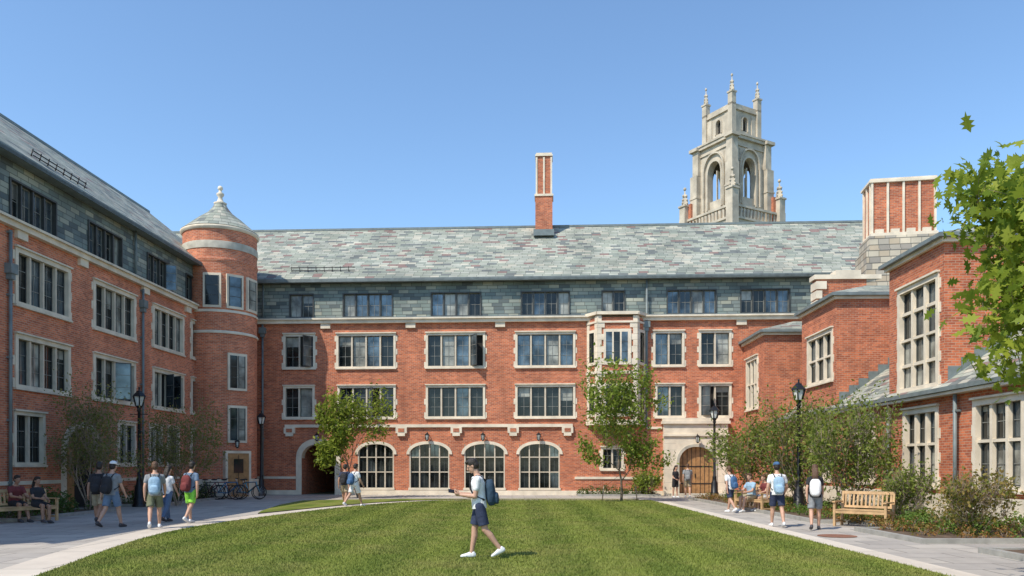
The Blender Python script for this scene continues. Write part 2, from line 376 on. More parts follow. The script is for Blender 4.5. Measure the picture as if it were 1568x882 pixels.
for (xa,ya),(xb,yb) in zip(o,o[1:]):
    M=Matrix.Translation((xa,ya,0))@Matrix.Rotation(math.atan2(yb-ya,xb-xa),4,'Z'); ln=math.hypot(xb-xa,yb-ya)
    mb.tbox(M,-.05,ln+.05,-.16,.1,9.42,9.58,STONE); mb.tbox(M,-.02,ln+.02,-.08,.1,9.0,9.1,STONE); mb.tbox(M,-.03,ln+.03,-.1,.1,6.35,6.5,STONE); mb.tbox(M,-.03,ln+.03,-.1,.1,3.7,3.95,STONE)
    for z in np.arange(3.95,9.3,.32):
        q=.36 if int(z/.32)%2 else .2
        if ln<1.3: q=min(q,.22)
        mb.tbox(M,-.02,q,-.05,.02,z,z+.31,STONE); mb.tbox(M,ln-q,ln+.02,-.05,.02,z,z+.31,STONE)
    for zz in (F1,F2):
        if ln>1.3:
            mb.tbox(M,.3,ln-.3,-.08,.02,zz[0],zz[1],STONE)
            nn=3; wv=(ln-.9)/nn
            for i in range(nn): mb.tbox(M,.42+i*(wv+.03),.42+i*(wv+.03)+wv-.06,-.085,.0,zz[0]+.15,zz[1]-.15,GD if i%2 else GS)
            for i in range(nn): 
                for k in (1,2): z_=zz[0]+.15+k*(zz[1]-zz[0]-.3)/3; mb.tbox(M,.42+i*(wv+.03),.42+i*(wv+.03)+wv-.06,-.095,-.08,z_-.012,z_+.012,FRAME)
        else:
            mb.tbox(M,.14,ln-.14,-.07,.02,zz[0],zz[1],STONE); mb.tbox(M,.24,ln-.24,-.078,.0,zz[0]+.15,zz[1]-.15,GD)
mb.obj('facade',hall)
# portal
mb=MB(); p0,p1=U(1015),U(1112); d0,d1=U(1038),U(1091); pc=2.55
wall(mb,p0,p1,0,3.75,[(d0,d1,0,pc)],STONE,y=-.45,depth=.3)
arch(mb,d0,d1,0,pc,.8,STONE,y=-.45,band=.14,proud=.05,st=STONEG)
for x in (p0,p1): mb.face([(x,-.45,0),(x,0,0),(x,0,3.75),(x,-.45,3.75)],STONE)
mb.box(p0-.1,p1+.1,-.58,.0,3.75,3.9,STONE); mb.box(p0-.05,p1+.05,-.52,.0,3.9,4.05,STONE); mb.box(p0-.07,p1+.07,-.54,-.44,3.1,3.2,STONE)
for k in range(1,10): z=k*.34; mb.box(p0,d0-.16,-.452,-.44,z,z+.012,STONEG); mb.box(d1+.16,p1,-.452,-.44,z,z+.012,STONEG)
dm=(d0+d1)/2
mb.box(d0,dm-.01,-.2,-.1,0,pc,WOOD); mb.box(dm+.01,d1,-.2,-.1,0,pc,WOOD); mb.box(d0,d1,-.1,-.08,0,pc,DARK)
for k in range(1,4):
    for s_,e_ in ((d0,dm),(dm,d1)): x=s_+(e_-s_)*k/4; mb.box(x-.012,x+.012,-.215,-.2,.05,pc,DARK)
for z in (.6,1.5): mb.box(d0+.05,d1-.05,-.22,-.2,z,z+.05,IRON)
mb.box(dm-.06,dm-.03,-.25,-.2,.95,1.15,IRON)
wall_lantern(mb,dm,-.5,3.05)
mb.box(d0-.5,d1+.5,-1.1,-.46,.0,.12,STONEG)
mb.obj('entrance_portal',hall)
# roof
mb=MB()
hslab(mb,[(-11,-.42,EAVE),(UE+.3,-.42,EAVE),(UE+.3,5.2,RIDGE),(-11,5.2,RIDGE)],.12,SLATE)
hslab(mb,[(UE+.3,10.8,EAVE),(-11,10.8,EAVE),(-11,5.2,RIDGE),(UE+.3,5.2,RIDGE)],.12,SLATE)
mb.box(-11,UE+.3,5.1,5.3,RIDGE-.05,RIDGE+.07,COPPER)
for x in (-10.9,UE):
    mb.face([(x,0,0),(x,10.4,0),(x,10.4,EAVE),(x,5.2,RIDGE-.15),(x,0,EAVE)],BRICK)
mb.face([(-11,10.4,0),(UE,10.4,0),(UE,10.4,EAVE),(-11,10.4,EAVE)],BRICK)
snowguard(mb,U(443),U(541),.35,12.1)
mb.obj('slate_roof',hall)
mb=MB(); cy=4.55
def uu(px,y):
    A2=(BA[0]-math.sin(Bth)*y,BA[1]+math.cos(Bth)*y); return Plane(A2,Bth).u(px)
c=uu(833,cy)
mb.box(c-.5,c+.5,cy-.5,cy+.5,14.5,17.3,BRICK); mb.box(c-.55,c+.55,cy-.55,cy+.55,17.3,17.42,STONE)
mb.box(c-.43,c+.43,cy-.43,cy+.43,17.42,19.65,BRICK)
for dx in (-.45,-.02,.41):
    mb.box(c+dx-.03,c+dx+.07,cy-.47,cy-.38,17.42,19.6,STONE)
mb.box(c-.51,c+.51,cy-.51,cy+.51,19.65,19.75,STONE); mb.box(c-.46,c+.46,cy-.46,cy+.46,19.75,19.85,STONE)
mb.box(c-.6,c+.6,cy-.9,cy-.5,14.9,15.25,COPPER)
mb.obj('chimney',hall)
# ================================================= LEFT WING
LA=(-16.45,14.0); Lth=math.atan2(1,.0325); LP=Plane(LA,Lth); U=LP.u
wing=empty('brick_dormitory_wing',(LA[0],LA[1],0),Lth)
mb=MB()
c2=[(22,107,4),(142,207,4),(233,281,4),(292,316,2)]
f2=[(U(a),U(b),n) for a,b,n in c2]
near=[(5.2,8.2,4),(0,3,4)]
f2=f2+near
gr=[(20,68,2),(180,207,2),(228,248,2),(256,274,2),(292,312,2)]
g=[(U(a),U(b),n) for a,b,n in gr]+[(5.5,7.5,2)]
dr=(U(100),U(150))
holes=[(a,b,*F2) for a,b,n in f2]+[(a,b,*F1) for a,b,n in f2]+[(a,b,1.6,3.35) for a,b,n in g]+[(*dr,0,2.95)]
wall(mb,-4,27,0,9.22,holes,BRICK_LIFT)
for a,b,n in f2: win(mb,a,b,*F2,n,gw=(.4,.25,.35),opens=.1,t=.15); win(mb,a,b,*F1,n,gw=(.5,.15,.35),opens=.1,t=.15)
for a,b,n in g: win(mb,a,b,1.6,3.35,n)
arch(mb,*dr,0,2.95,.9,BRICK_LIFT,band=.25)
a,b=dr
mb.box(a,b,.35,.4,0,2.95,DARK); mb.box(a+.1,(a+b)/2-.03,.28,.35,0,2.5,WOOD); 
for x0,x1 in ((-4,a-.26),(b+.26,26)): mb.box(x0,x1,-.07,.05,0,.35,STONE); mb.box(x0,x1,-.05,.05,.95,1.08,STONE)
upper(mb,-4,27,[(U(x),U(y),n) for x,y,n in [(18,90,4),(138,190,4),(228,267,4),(287,306,2)]]+[(4.5,7.5,4)],[U(125),U(221),U(286),U(30)],BRICK_LIFT)
pipe(mb,U(12),0,9.1,hop=7.7); pipe(mb,U(216),0,9.1,hop=8.3); pipe(mb,U(208),9.5,EAVE,y=-.0)
mb.obj('facade',wing)
mb=MB()
hslab(mb,[(-4.3,-.42,EAVE),(30,-.42,EAVE),(30,5.0,RIDGE),(-4.3,5.0,RIDGE)],.12,SLATE)
hslab(mb,[(30,10.4,EAVE),(-4.3,10.4,EAVE),(-4.3,5.0,RIDGE),(30,5.0,RIDGE)],.12,SLATE)
mb.box(-4.3,30,4.92,5.08,RIDGE-.05,RIDGE+.06,COPPER)
mb.face([(-4,0,0),(-4,10,0),(-4,10,EAVE),(-4,5,RIDGE-.15),(-4,0,EAVE)],BRICK)
mb.face([(-4,10,0),(30,10,0),(30,10,EAVE),(-4,10,EAVE)],BRICK)
snowguard(mb,U(66),U(147),.35,12.1)
mb.obj('slate_roof',wing)
# ================================================= TURRET
tc_=(-15.0,40.3); tur=empty('round_brick_turret',(tc_[0],tc_[1],0),math.atan2(40.3,-15.0)-math.pi/2)
mb=MB(); n=48; RR=1.8
mb.lathe(0,0,[(RR+.1,0),(RR+.1,.9)],n,STONE); mb.lathe(0,0,[(RR,.9),(RR,8.1)],n,BRICK_LIFT); mb.lathe(0,0,[(RR+.05,8.1),(RR+.07,8.18),(RR+.02,8.24)],n,STONE)
mb.lathe(0,0,[(RR,8.24),(RR,9.2)],n,BRICK_LIFT); mb.lathe(0,0,[(RR+.05,9.14),(RR+.06,9.22),(RR,9.28)],n,STONE)
mb.lathe(0,0,[(RR,9.28),(RR,11.6)],n,BRICK_LIFT)
mb.lathe(0,0,[(RR,11.6),(RR+.06,11.75),(RR+.02,11.85)],n,BRICK_LIFT)
mb.lathe(0,0,[(RR,11.85),(RR,12.3)],n,BRICK_LIFT); mb.lathe(0,0,[(RR+.03,12.3),(RR+.04,12.62),(RR+.03,12.66)],n,STONEG); mb.lathe(0,0,[(RR,12.66),(RR,13.25)],n,BRICK_LIFT)
mb.lathe(0,0,[(RR+.04,13.25),(RR+.12,13.34),(RR+.12,13.42),(RR+.04,13.46)],n,STONE)
mb.lathe(0,0,[(RR+.1,13.46),(RR+.02,13.52),(1.5,13.8),(1.05,14.18),(.62,14.5),(.38,14.8),(.28,15.0)],n,SLATE)
mb.lathe(0,0,[(.30,14.98),(.33,15.05),(.16,15.14),(.10,15.34),(.18,15.46),(.19,15.54),(.08,15.62),(.07,15.72)],16,STONE)
mb.ell((0,0,15.82),(.13,.13,.13),STONE)
def tang(deg): return Matrix.Rotation(R(deg),4,'Z')@Matrix.Translation((0,-RR,0))
def twin(deg,w,z0,z1,n,door=False):
    M=tang(deg); h=w/2; p=-.14 if door else -.06
    mb.tbox(M,-h,h,p,.4,z0,z1,STONE)
    lw=(w-.24-(n-1)*.08)/n
    for i in range(n):
        x=-h+.12+i*(lw+.08)
        mb.tbox(M,x,x+lw,p-.004,.0,z0+.12 if not door else .02,z1-.12,WOOD if door else pickglass((.4,.4,.2)))
        if not door:
            for k in (1,2): z_=z0+.12+(z1-z0-.24)*k/3; mb.tbox(M,x,x+lw,-.075,-.06,z_-.015,z_+.015,FRAME)
            mb.tbox(M,x-.02,x+.02,-.08,-.06,z0+.12,z1-.12,FRAME); mb.tbox(M,x+lw-.02,x+lw+.02,-.08,-.06,z0+.12,z1-.12,FRAME)
for dg in (-12,22,56): twin(dg,.85,9.35,11.05,1)
twin(26,1.0,5.3,7.15,2); twin(26,1.0,2.7,4.55,2); twin(26,1.35,0.0,2.3,1,True)
M=tang(26); mb.tbox(M,-.25,.25,-.16,-.14,1.2,1.9,GD); mb.tbox(M,-.01,.01,-.155,-.14,.02,2.1,DARK)
wall_lantern(mb,math.sin(R(26))*1.8,-math.cos(R(26))*1.8-.05,2.75)
mb.obj('drum',tur)
# ================================================= RIGHT WING
RA=(13.12,42.0); Rth=math.atan2(-1,-.026); RP=Plane(RA,Rth); U=RP.u
rw=empty('brick_dining_hall_wing',(RA[0],RA[1],0),Rth)
mb=MB()
b3=(U(1362),U(1446)); b2=(U(1228),U(1281)); 
gwins=[(U(1384),U(1438)),(U(1491),U(1572)),(U(1240),U(1272)),(U(1310),U(1340)),(25.3,27.6)]
bw3=(U(1376),U(1439)); bw2=(U(1237),U(1276))
wall(mb,0,32,0,3.6,[(a,b,.95,3.36) for a,b in gwins],BRICK)
for a,b in gwins: win(mb,a,b,.95,3.36,3 if b-a>1.6 else 2,rows=2,trans=.55,t=.16,mull=.12,gw=(.6,.2,.2),opens=0,mm=STONE)
mb.box(0,32,-.08,.05,0,.75,STONE)
mb.box(0,32,-.3,.1,3.6,3.7,STONE); mb.box(0,32,-.36,-.2,3.7,3.82,COPPER)
pipe(mb,U(1366),.1,3.6,y=-.14); pipe(mb,U(1470),.1,3.6,y=-.14)
def bay(b,bw,zw0,zw1,y0,z0,z1,rows):
    a,c=b; D=4.2
    wall(mb,a,c,z0,z1,[(bw[0],bw[1],zw0,zw1)],BRICK,y=y0)
    win(mb,bw[0],bw[1],zw0,zw1,3 if bw[1]-bw[0]>1.4 else 2,rows=1,y=y0,t=.16,mull=.12,trans=.5,gw=(.45,.25,.3),opens=0,mm=STONE)
    h=(zw1-zw0)
    if rows>2:
        for q in (.25,.75): mb.box(bw[0]+.16,bw[1]-.16,y0+.03,y0+.19,zw0+h*q-.05,zw0+h*q+.05,STONE)
    for x in (a,c): mb.face([(x,y0,z0),(x,y0+D,z0),(x,y0+D,z1),(x,y0,z1)],BRICK)
    mb.box(a-.12,c+.12,y0-.12,y0+D,z1,z1+.12,STONE); mb.box(a-.26,c+.26,y0-.26,y0+D,z1+.12,z1+.24,COPPER)
    e=z1+.24; m_=(a+c)/2
    A_=(a-.24,y0-.24,e);B_=(c+.24,y0-.24,e);C_=(c+.24,y0+D,e);D_=(a-.24,y0+D,e);T1=(m_,y0+2,e+.75);T2=(m_,y0+D+3,e+.75)
    mb.face([A_,B_,T1],SLATE); mb.face([B_,C_,T2,T1],SLATE); mb.face([D_,A_,T1,T2],SLATE)
bay(b3,bw3,3.95,7.3,-.003,3.6,8.1,4); bay(b2,bw2,5.0,7.1,-.003,3.6,8.15,2)
bay((.9,4.6),(1.5,3.6),4.4,7.0,-.95,0,7.8,2)
hslab(mb,[(0,-.3,3.78),(32,-.3,3.78),(32,3.3,6.35),(0,3.3,6.35)],.1,SLATE)
for x in (b3[1],b3[0],b2[1]):
    s=.02 if x!=b3[0] else -.02
    for k in range(8): y_=.1+k*.38; z_=3.78+(y_+.3)*.714; mb.box(min(x,x+s),max(x,x+s),y_,y_+.4,z_,z_+.42,COPPER)
wall(mb,0,32,6.2,8.4,[],BRICK,y=3.3)
mb.box(0,32,3.05,3.35,8.3,8.5,STONE)
hslab(mb,[(7.5,2.95,8.5),(32,2.95,8.5),(32,9.5,11.6),(7.5,9.5,11.6)],.12,SLATE)
hslab(mb,[(32,16,8.5),(7.5,16,8.5),(7.5,9.5,11.6),(32,9.5,11.6)],.12,SLATE)
for x in (7.6,31.8): mb.face([(x,3.3,0),(x,15.8,0),(x,15.8,8.5),(x,9.5,11.5),(x,3.3,8.5)],BRICK)
mb.face([(7.6,15.8,0),(31.8,15.8,0),(31.8,15.8,8.5),(7.6,15.8,8.5)],BRICK); mb.face([(31.9,0,0),(31.9,3.3,0),(31.9,3.3,6.3),(31.9,0,3.7)],BRICK)
mb.box(6.2,6.7,.75,3.6,7,9.95,BRICK); mb.box(6.1,6.8,.65,3.7,9.95,10.15,STONE); mb.box(6.1,6.8,1.6,2.7,10.15,10.35,STONE)
for k in range(6): mb.box(6.08,6.82,.72,.98+(.2 if k%2 else 0),7.4+k*.42,7.75+k*.42,STONE)
mb.obj('hall_range',rw)
mb=MB()
q=Matrix.Translation((6.0,4.75,0))@Matrix.Rotation(R(-8),4,'Z')
mb.tbox(q,-.95,.95,-1.65,1.6,7.5,11.3,RUBBLE); mb.tbox(q,-.85,.85,-1.5,1.5,11.3,11.9,RUBBLE); mb.tbox(q,-.78,.78,-1.42,1.42,11.9,12.05,STONE)
mb.tbox(q,-.62,.62,-1.34,1.34,12.05,14.35,BRICK)
for k in range(5): y_=-1.38+k*.665; mb.tbox(q,.6,.70,y_-.0,y_+.09,12.05,14.35,STONE)
for k in range(3): x_=-.6+k*.55; mb.tbox(q,x_,x_+.09,-1.42,-1.33,12.05,14.35,STONE)
mb.tbox(q,-.74,.74,-1.47,1.47,14.35,14.45,STONE); mb.tbox(q,-.68,.68,-1.4,1.4,14.45,14.54,STONE)
for k in range(4): mb.tbox(q,.6,.76,-1.22+k*.665,-.86+k*.665,12.05,12.22,STONE)
mb.obj('clustered_chimney',rw)
# ================================================= GOTHIC TOWER
tw=empty('gothic_bell_tower',(21.0,75.0,0),R(46)+math.atan2(-21,75))
TS=mat('tower_stone',(.48,.42,.33),.85,var=.24,scale=1.1,bump=.4,bscale=3)
mb=MB()
mb.box(-3.5,3.5,-3.5,3.5,0,24.0,TS); mb.box(-3.65,3.65,-3.65,3.65,24.0,24.2,TS)
for s in range(4):
    M=Matrix.Rotation(math.pi/2*s,4,'Z')
    for k in range(14): x=-3.3+k*.5; mb.tbox(M,x,x+.16,-3.5,-3.35,24.2,25.1,TS)
    mb.tbox(M,-3.6,3.6,-3.6,-3.3,25.1,25.3,TS)
def pinn(x,y,z0,z1,w):
    h=z1-z0
    mb.box(x-w,x+w,y-w,y+w,z0,z0+h*.38,TS); mb.box(x-w*1.25,x+w*1.25,y-w*1.25,y+w*1.25,z0+h*.38,z0+h*.43,TS)
    mb.lathe(x,y,[(w*.95,z0+h*.43),(w*.5,z0+h*.68),(w*.75,z0+h*.7),(w*.3,z0+h*.78),(w*.15,z0+h*.9)],4,TS,False)
    for t_ in (.5,.6,.72):
        ww=w*(1.15-t_*.9)*1.3
        for dx,dy in ((1,0),(-1,0),(0,1),(0,-1)): mb.ell((x+dx*ww,y+dy*ww,z0+h*t_),(w*.22,w*.22,w*.28),TS,nu=6,nv=4)
    mb.ell((x,y,z0+h*.93),(w*.42,w*.42,h*.05),TS,nu=8,nv=5); mb.lathe(x,y,[(w*.12,z0+h*.95),(w*.04,z1)],6,TS)
for sx in (-1,1):
    for sy in (-1,1):
        mb.box(sx*3.5-.45,sx*3.5+.45,sy*3.5-.45,sy*3.5+.45,18,25.3,TS); pinn(sx*3.5,sy*3.5,25.3,28.6,.42)
        mb.box(sx*2.6-.5,sx*2.6+.5,sy*2.6-.5,sy*2.6+.5,24.2,29.4,TS); mb.box(sx*2.5-.42,sx*2.5+.42,sy*2.5-.42,sy*2.5+.42,29.4,32.0,TS)
        mb.box(sx*2.6-.56,sx*2.6+.56,sy*2.6-.56,sy*2.6+.56,27.2,27.35,TS)
        mb.box(sx*2.6-.6,sx*2.6+.6,sy*2.6-.6,sy*2.6+.6,31.75,32.05,TS)
        mb.box(sx*1.9-.3,sx*1.9+.3,sy*1.9-.3,sy*1.9+.3,32.2,35.2,TS); pinn(sx*1.9,sy*1.9,35.0,38.0,.3)
        mb.box(sx*3.05-.34,sx*3.05+.34,sy*3.05-.34,sy*3.05+.34,24.2,26.8,BRICK)
for s in range(4):
    sub=MB(); sub.mats=mb.mats
    wall(sub,-2.5,2.5,24.2,32.0,[(-.95,.95,25.8,30.2)],TS,y=-2.5,depth=.7)
    arch(sub,-.95,.95,25.8,30.2,1.2,TS,st=TS,y=-2.5,band=.2,proud=.12,depth=.7)
    arch(sub,-1.4,1.4,25.8,30.9,1.7,TS,st=TS,y=-2.56,band=.14,proud=.2,depth=.05,jamb=True)
    sub.box(-.05,.05,-2.2,-2.0,26.0,29.4,TS); sub.box(-.95,.95,-2.25,-1.95,25.8,26.6,TS)
    sub.box(-2.7,2.7,-2.8,-2.4,31.75,32.03,TS)
    sub.box(-2.55,2.55,-2.62,-2.4,31.1,31.2,TS)
    wall(sub,-1.9,1.9,32.2,34.7,[(-.36,.36,32.9,34.2)],TS,y=-1.9,depth=.4)
    arch(sub,-.36,.36,32.9,34.2,.4,TS,st=TS,y=-1.9,band=.14,proud=.1,depth=.3)
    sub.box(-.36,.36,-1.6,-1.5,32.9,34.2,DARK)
    sub.box(-1.65,-.95,-2.0,-1.9,32.5,34.5,TS); sub.box(.95,1.65,-2.0,-1.9,32.5,34.5,TS)
    sub.box(-2.05,2.05,-2.1,-1.8,34.7,34.9,TS); sub.box(-1.9,1.9,-1.98,-1.85,34.9,35.25,TS)
    M=Matrix.Rotation(math.pi/2*s,4,'Z')
    off=len(mb.v); mb.v+=[tuple(M@Vector(v)) for v in sub.v]; mb.f+=[tuple(i+off for i in f) for f in sub.f]; mb.m+=sub.m; mb.uv+=sub.uv; mb.sm+=sub.sm
mb.box(-2.9,2.9,-2.9,2.9,32.03,32.2,TS)
mb.face([(-1.8,-1.8,34.7),(1.8,-1.8,34.7),(1.8,1.8,34.7),(-1.8,1.8,34.7)],TS)
to=mb.obj('tower_body',tw); to.scale=(.88,.88,1)
# ================================================= GROUND
SOIL=mat('mulch_soil',(.10,.065,.04),.95,var=.4,scale=6,bump=.6)
GRD=mat('ground_earth',(.12,.13,.06),.95,var=.3,scale=.2)
PAVE=brickmat('bluestone_paving',(.44,.40,.35),(.34,.31,.28),(.18,.165,.145),bw=1.2,rh=.75,ms=.016,lo=.78,hi=1.12,mott=0)
PALE=brickmat('pale_concrete_path',(.62,.55,.46),(.57,.50,.42),(.32,.29,.25),bw=2.4,rh=2.4,ms=.016,lo=.84,hi=1.08,mott=0)
CURB=mat('granite_curb',(.30,.29,.26),.8,var=.2)
def lawnmat(name,blade=False):
    m,nt,b=newmat(name)
    g=N(nt,'ShaderNodeNewGeometry'); sx=N(nt,'ShaderNodeSeparateXYZ'); L(nt,g.outputs['Position'],sx.inputs[0])
    no=N(nt,'ShaderNodeTexNoise'); no.inputs['Scale'].default_value=.55; no.inputs['Detail'].default_value=9; no.inputs['Roughness'].default_value=.7; L(nt,g.outputs['Position'],no.inputs['Vector'])
    xw=math_(nt,'ADD',sx.outputs[0],math_(nt,'MULTIPLY',no.outputs[0],.45))
    s=math_(nt,'SINE',math_(nt,'MULTIPLY',xw,4.2)); s=math_(nt,'MULTIPLY_ADD',s,1.0,.5); s2=N(nt,'ShaderNodeClamp'); L(nt,s,s2.inputs[0])
    base=mixc(nt,s2.outputs[0],(.112,.150,.020),(.182,.215,.036))
    r=N(nt,'ShaderNodeMapRange'); r.inputs[1].default_value=.45; r.inputs[2].default_value=.68; L(nt,no.outputs[0],r.inputs[0])
    c=mixc(nt,math_(nt,'MULTIPLY',r.outputs[0],.75),base,(.28,.245,.08))
    if blade:
        c=mixc(nt,g.outputs['Random Per Island'],mixc(nt,.35,c,(.045,.08,.01)),mixc(nt,.35,c,(.32,.35,.09)))
    else:
        n2=N(nt,'ShaderNodeTexNoise'); n2.inputs['Scale'].default_value=60; L(nt,g.outputs['Position'],n2.inputs['Vector'])
        c=mixc(nt,n2.outputs[0],mixc(nt,.4,c,(.05,.08,.01)),c)
        bp=N(nt,'ShaderNodeBump'); bp.inputs['Strength'].default_value=.6; bp.inputs['Distance'].default_value=.02; L(nt,n2.outputs[0],bp.inputs['Height']); L(nt,bp.outputs[0],b.inputs['Normal'])
    L(nt,c,b.inputs['Base Color']); b.inputs['Roughness'].default_value=.8; b.inputs['Specular IOR Level'].default_value=.2
    return m
LAWN=lawnmat('lawn_turf'); BLADE=lawnmat('lawn_blades',True)
mb=MB(); S=600; mb.face([(-S,-S,-.004),(S,-S,-.004),(S,S,-.004),(-S,S,-.004)],GRD); mb.obj('ground')
mb=MB(); mb.face([(-17,-14,.0),(14,-14,.0),(14,43,.0),(-17,43,.0)],PAVE); mb.obj('courtyard_paving')
Ledge=[(-5.6,4),(-6.2,8),(-6.8,11.3),(-7.4,14),(-7.95,17),(-8.1,20),(-7.6,23.7),(-6.9,27),(-6.0,30),(-5.0,32.5),(-3.6,34.4),(-2,35.2)]
def smooth(pts,n=6):
    out=[]
    P=[Vector(p) for p in pts]
    for i in range(len(P)-1):
        p0=P[max(i-1,0)];p1=P[i];p2=P[i+1];p3=P[min(i+2,len(P)-1)]
        for k in range(n):
            t=k/n; out.append(.5*((2*p1)+(-p0+p2)*t+(2*p0-5*p1+4*p2-p3)*t*t+(-p0+3*p1-3*p2+p3)*t**3))
    out.append(P[-1]); return out
LE=smooth(Ledge)
def sheet(name,poly,z,m,side=None):
    mb=MB(); mb.face([(p[0],p[1],z) for p in poly],m)
    if side:
        for i in range(len(poly)):
            a=poly[i];b=poly[(i+1)%len(poly)]; mb.face([(a[0],a[1],0),(b[0],b[1],0),(b[0],b[1],z),(a[0],a[1],z)],side)
    return mb
lawn=[(6.2,4)]+[(6.2,34.6),(5.9,35.2)]+[(p[0],p[1]) for p in LE[::-1]]
mb=sheet('lawn',lawn,.03,LAWN,SOIL); lawno=mb.obj('lawn')
up=[(-8.6,26.9),(-9.2,31),(-9.3,34.9),(-5,36.6),(3,36.6),(5.9,36.4),(5.5,35.9),(-2.6,35.95),(-4.4,35.1),(-5.8,33.1),(-6.8,30.6),(-7.7,27.6),(-8.3,25.6)]
mb=sheet('lawn',up,.03,LAWN,SOIL); mb.obj('lawn')
mb=MB(); rb=[]
for i,p in enumerate(LE):
    d=(LE[min(i+1,len(LE)-1)]-LE[max(i-1,0)]).normalized(); rb.append((p,p+Vector((-d[1],d[0]))*.85))
for (a,b),(c,d) in zip(rb,rb[1:]): mb.face([(a[0],a[1],.006),(c[0],c[1],.006),(d[0],d[1],.006),(b[0],b[1],.006)],PALE)
mb.face([(6.2,4,.006),(6.75,4,.006),(6.75,36,.006),(6.2,36,.006)],PALE)
mb.face([(-2,35.2,.010),(6.75,35.2,.010),(6.75,35.9,.010),(-2.1,35.95,.010)],PALE)
mb.obj('pale_path')
nB=240000
t=rng.random(nB); z0,z1=10.5,35.; Z=1/(1/z0-(1/z0-1/z1)*t**.8)
ly=np.array([p[1] for p in LE]);lx=np.array([p[0] for p in LE]); xl=np.interp(Z,ly,lx)
X=xl+(6.2-xl)*rng.random(nB)
h=(.012+.028*rng.random(nB)); wd=.004*(Z/10.)+.002; an=rng.random(nB)*6.283; tl=(rng.random((nB,2))-.5)*.05
V=np.zeros((nB,3,3)); V[:,0,0]=X-wd*np.cos(an);V[:,0,1]=Z-wd*np.sin(an);V[:,1,0]=X+wd*np.cos(an);V[:,1,1]=Z+wd*np.sin(an);V[:,:2,2]=.028
V[:,2,0]=X+tl[:,0];V[:,2,1]=Z+tl[:,1];V[:,2,2]=.03+h
me=bpy.data.meshes.new('grass_blades'); me.vertices.add(nB*3); me.vertices.foreach_set('co',V.ravel()); me.loops.add(nB*3); me.loops.foreach_set('vertex_index',np.arange(nB*3)); me.polygons.add(nB); me.polygons.foreach_set('loop_start',np.arange(0,nB*3,3)); me.update(calc_edges=True); me.materials.append(BLADE)
o=bpy.data.objects.new('grass_blades',me); scene.collection.objects.link(o); o.parent=lawno
def bed(name,poly,hc=.1):
    mb=MB(); n=len(poly)
    inn=[]
    for i in range(n):
        p=Vector(poly[i]);a=(p-Vector(poly[i-1])).normalized();b=(Vector(poly[(i+1)%n])-p).normalized()
        nn=Vector((-a[1],a[0]))+Vector((-b[1],b[0])); nn/= max(.3,1+a.dot(b)); inn.append(p+nn*.15)
    for i in range(n):
        j=(i+1)%n; a,b,c,d=poly[i],poly[j],inn[j],inn[i]
        mb.face([(a[0],a[1],0),(b[0],b[1],0),(b[0],b[1],hc),(a[0],a[1],hc)],CURB); mb.face([(a[0],a[1],hc),(b[0],b[1],hc),(c[0],c[1],hc),(d[0],d[1],hc)],CURB)
        mb.face([(d[0],d[1],hc),(c[0],c[1],hc),(c[0],c[1],.02),(d[0],d[1],.02)],CURB)
    mb.face([(p[0],p[1],hc-.03) for p in inn],SOIL); mb.obj(name)
bed('planting_bed',[(8.3,15.9),(12.4,15.9),(12.5,36.5),(8.2,36.5),(8.3,21.4),(9.5,21.4),(9.5,19.0),(8.3,19.0)])
bed('planting_bed',[(8.5,9),(12.4,9),(12.4,14.3),(8.5,14.3)])
bed('planting_bed',[(-16,22),(-13.9,22),(-13.7,27.2),(-16,27.2)]); bed('planting_bed',[(-16,30),(-13.7,30),(-13.6,38),(-15.7,38)])
bed('planting_bed',[(3.4,40.1),(7.6,39.9),(7.7,41.2),(3.4,41.5)])
mb=MB(); mb.lathe(0,0,[(.42,.007),(.42,.012)],24,mat('manhole_iron',(.22,.10,.06),.7)); mb.obj('manhole_cover',None,(6.9+.4,17.6,0))
# ================================================= VEGETATION
def leafmesh(name,C,size,m,parent,lobed=False,up=.3):
    n=len(C); C=np.array(C)
    a=rng.normal(size=(n,3)); a/=np.linalg.norm(a,axis=1)[:,None]
    nrm=rng.normal(size=(n,3)); nrm[:,2]+=up*2; nrm-= (nrm*a).sum(1)[:,None]*a; nrm/=np.linalg.norm(nrm,axis=1)[:,None]
    b=np.cross(nrm,a); s=size*(.6+.8*rng.random(n))[:,None]
    if lobed: shp=[(-1,0),(-.6,.1),(-.55,.42),(-.25,.2),(-.1,.6),(.15,.25),(.4,.55),(.5,.2),(1,.0),(.5,-.2),(.4,-.55),(.15,-.25),(-.1,-.6),(-.25,-.2),(-.55,-.42),(-.6,-.1)]
    else: shp=[(-1,0),(-.1,.5),(1,0),(-.1,-.5)]
    k=len(shp); V=np.zeros((n,k,3))
    for i,(p,q) in enumerate(shp): V[:,i]=C+a*s*p+b*s*q+nrm*s*(-.25*abs(p)*abs(p))
    me=bpy.data.meshes.new(name); me.vertices.add(n*k); me.vertices.foreach_set('co',V.ravel()); me.loops.add(n*k); me.loops.foreach_set('vertex_index',np.arange(n*k)); me.polygons.add(n); me.polygons.foreach_set('loop_start',np.arange(0,n*k,k)); me.update(calc_edges=True); me.materials.append(m)
    o=bpy.data.objects.new(name,me); scene.collection.objects.link(o); o.parent=parent; return o
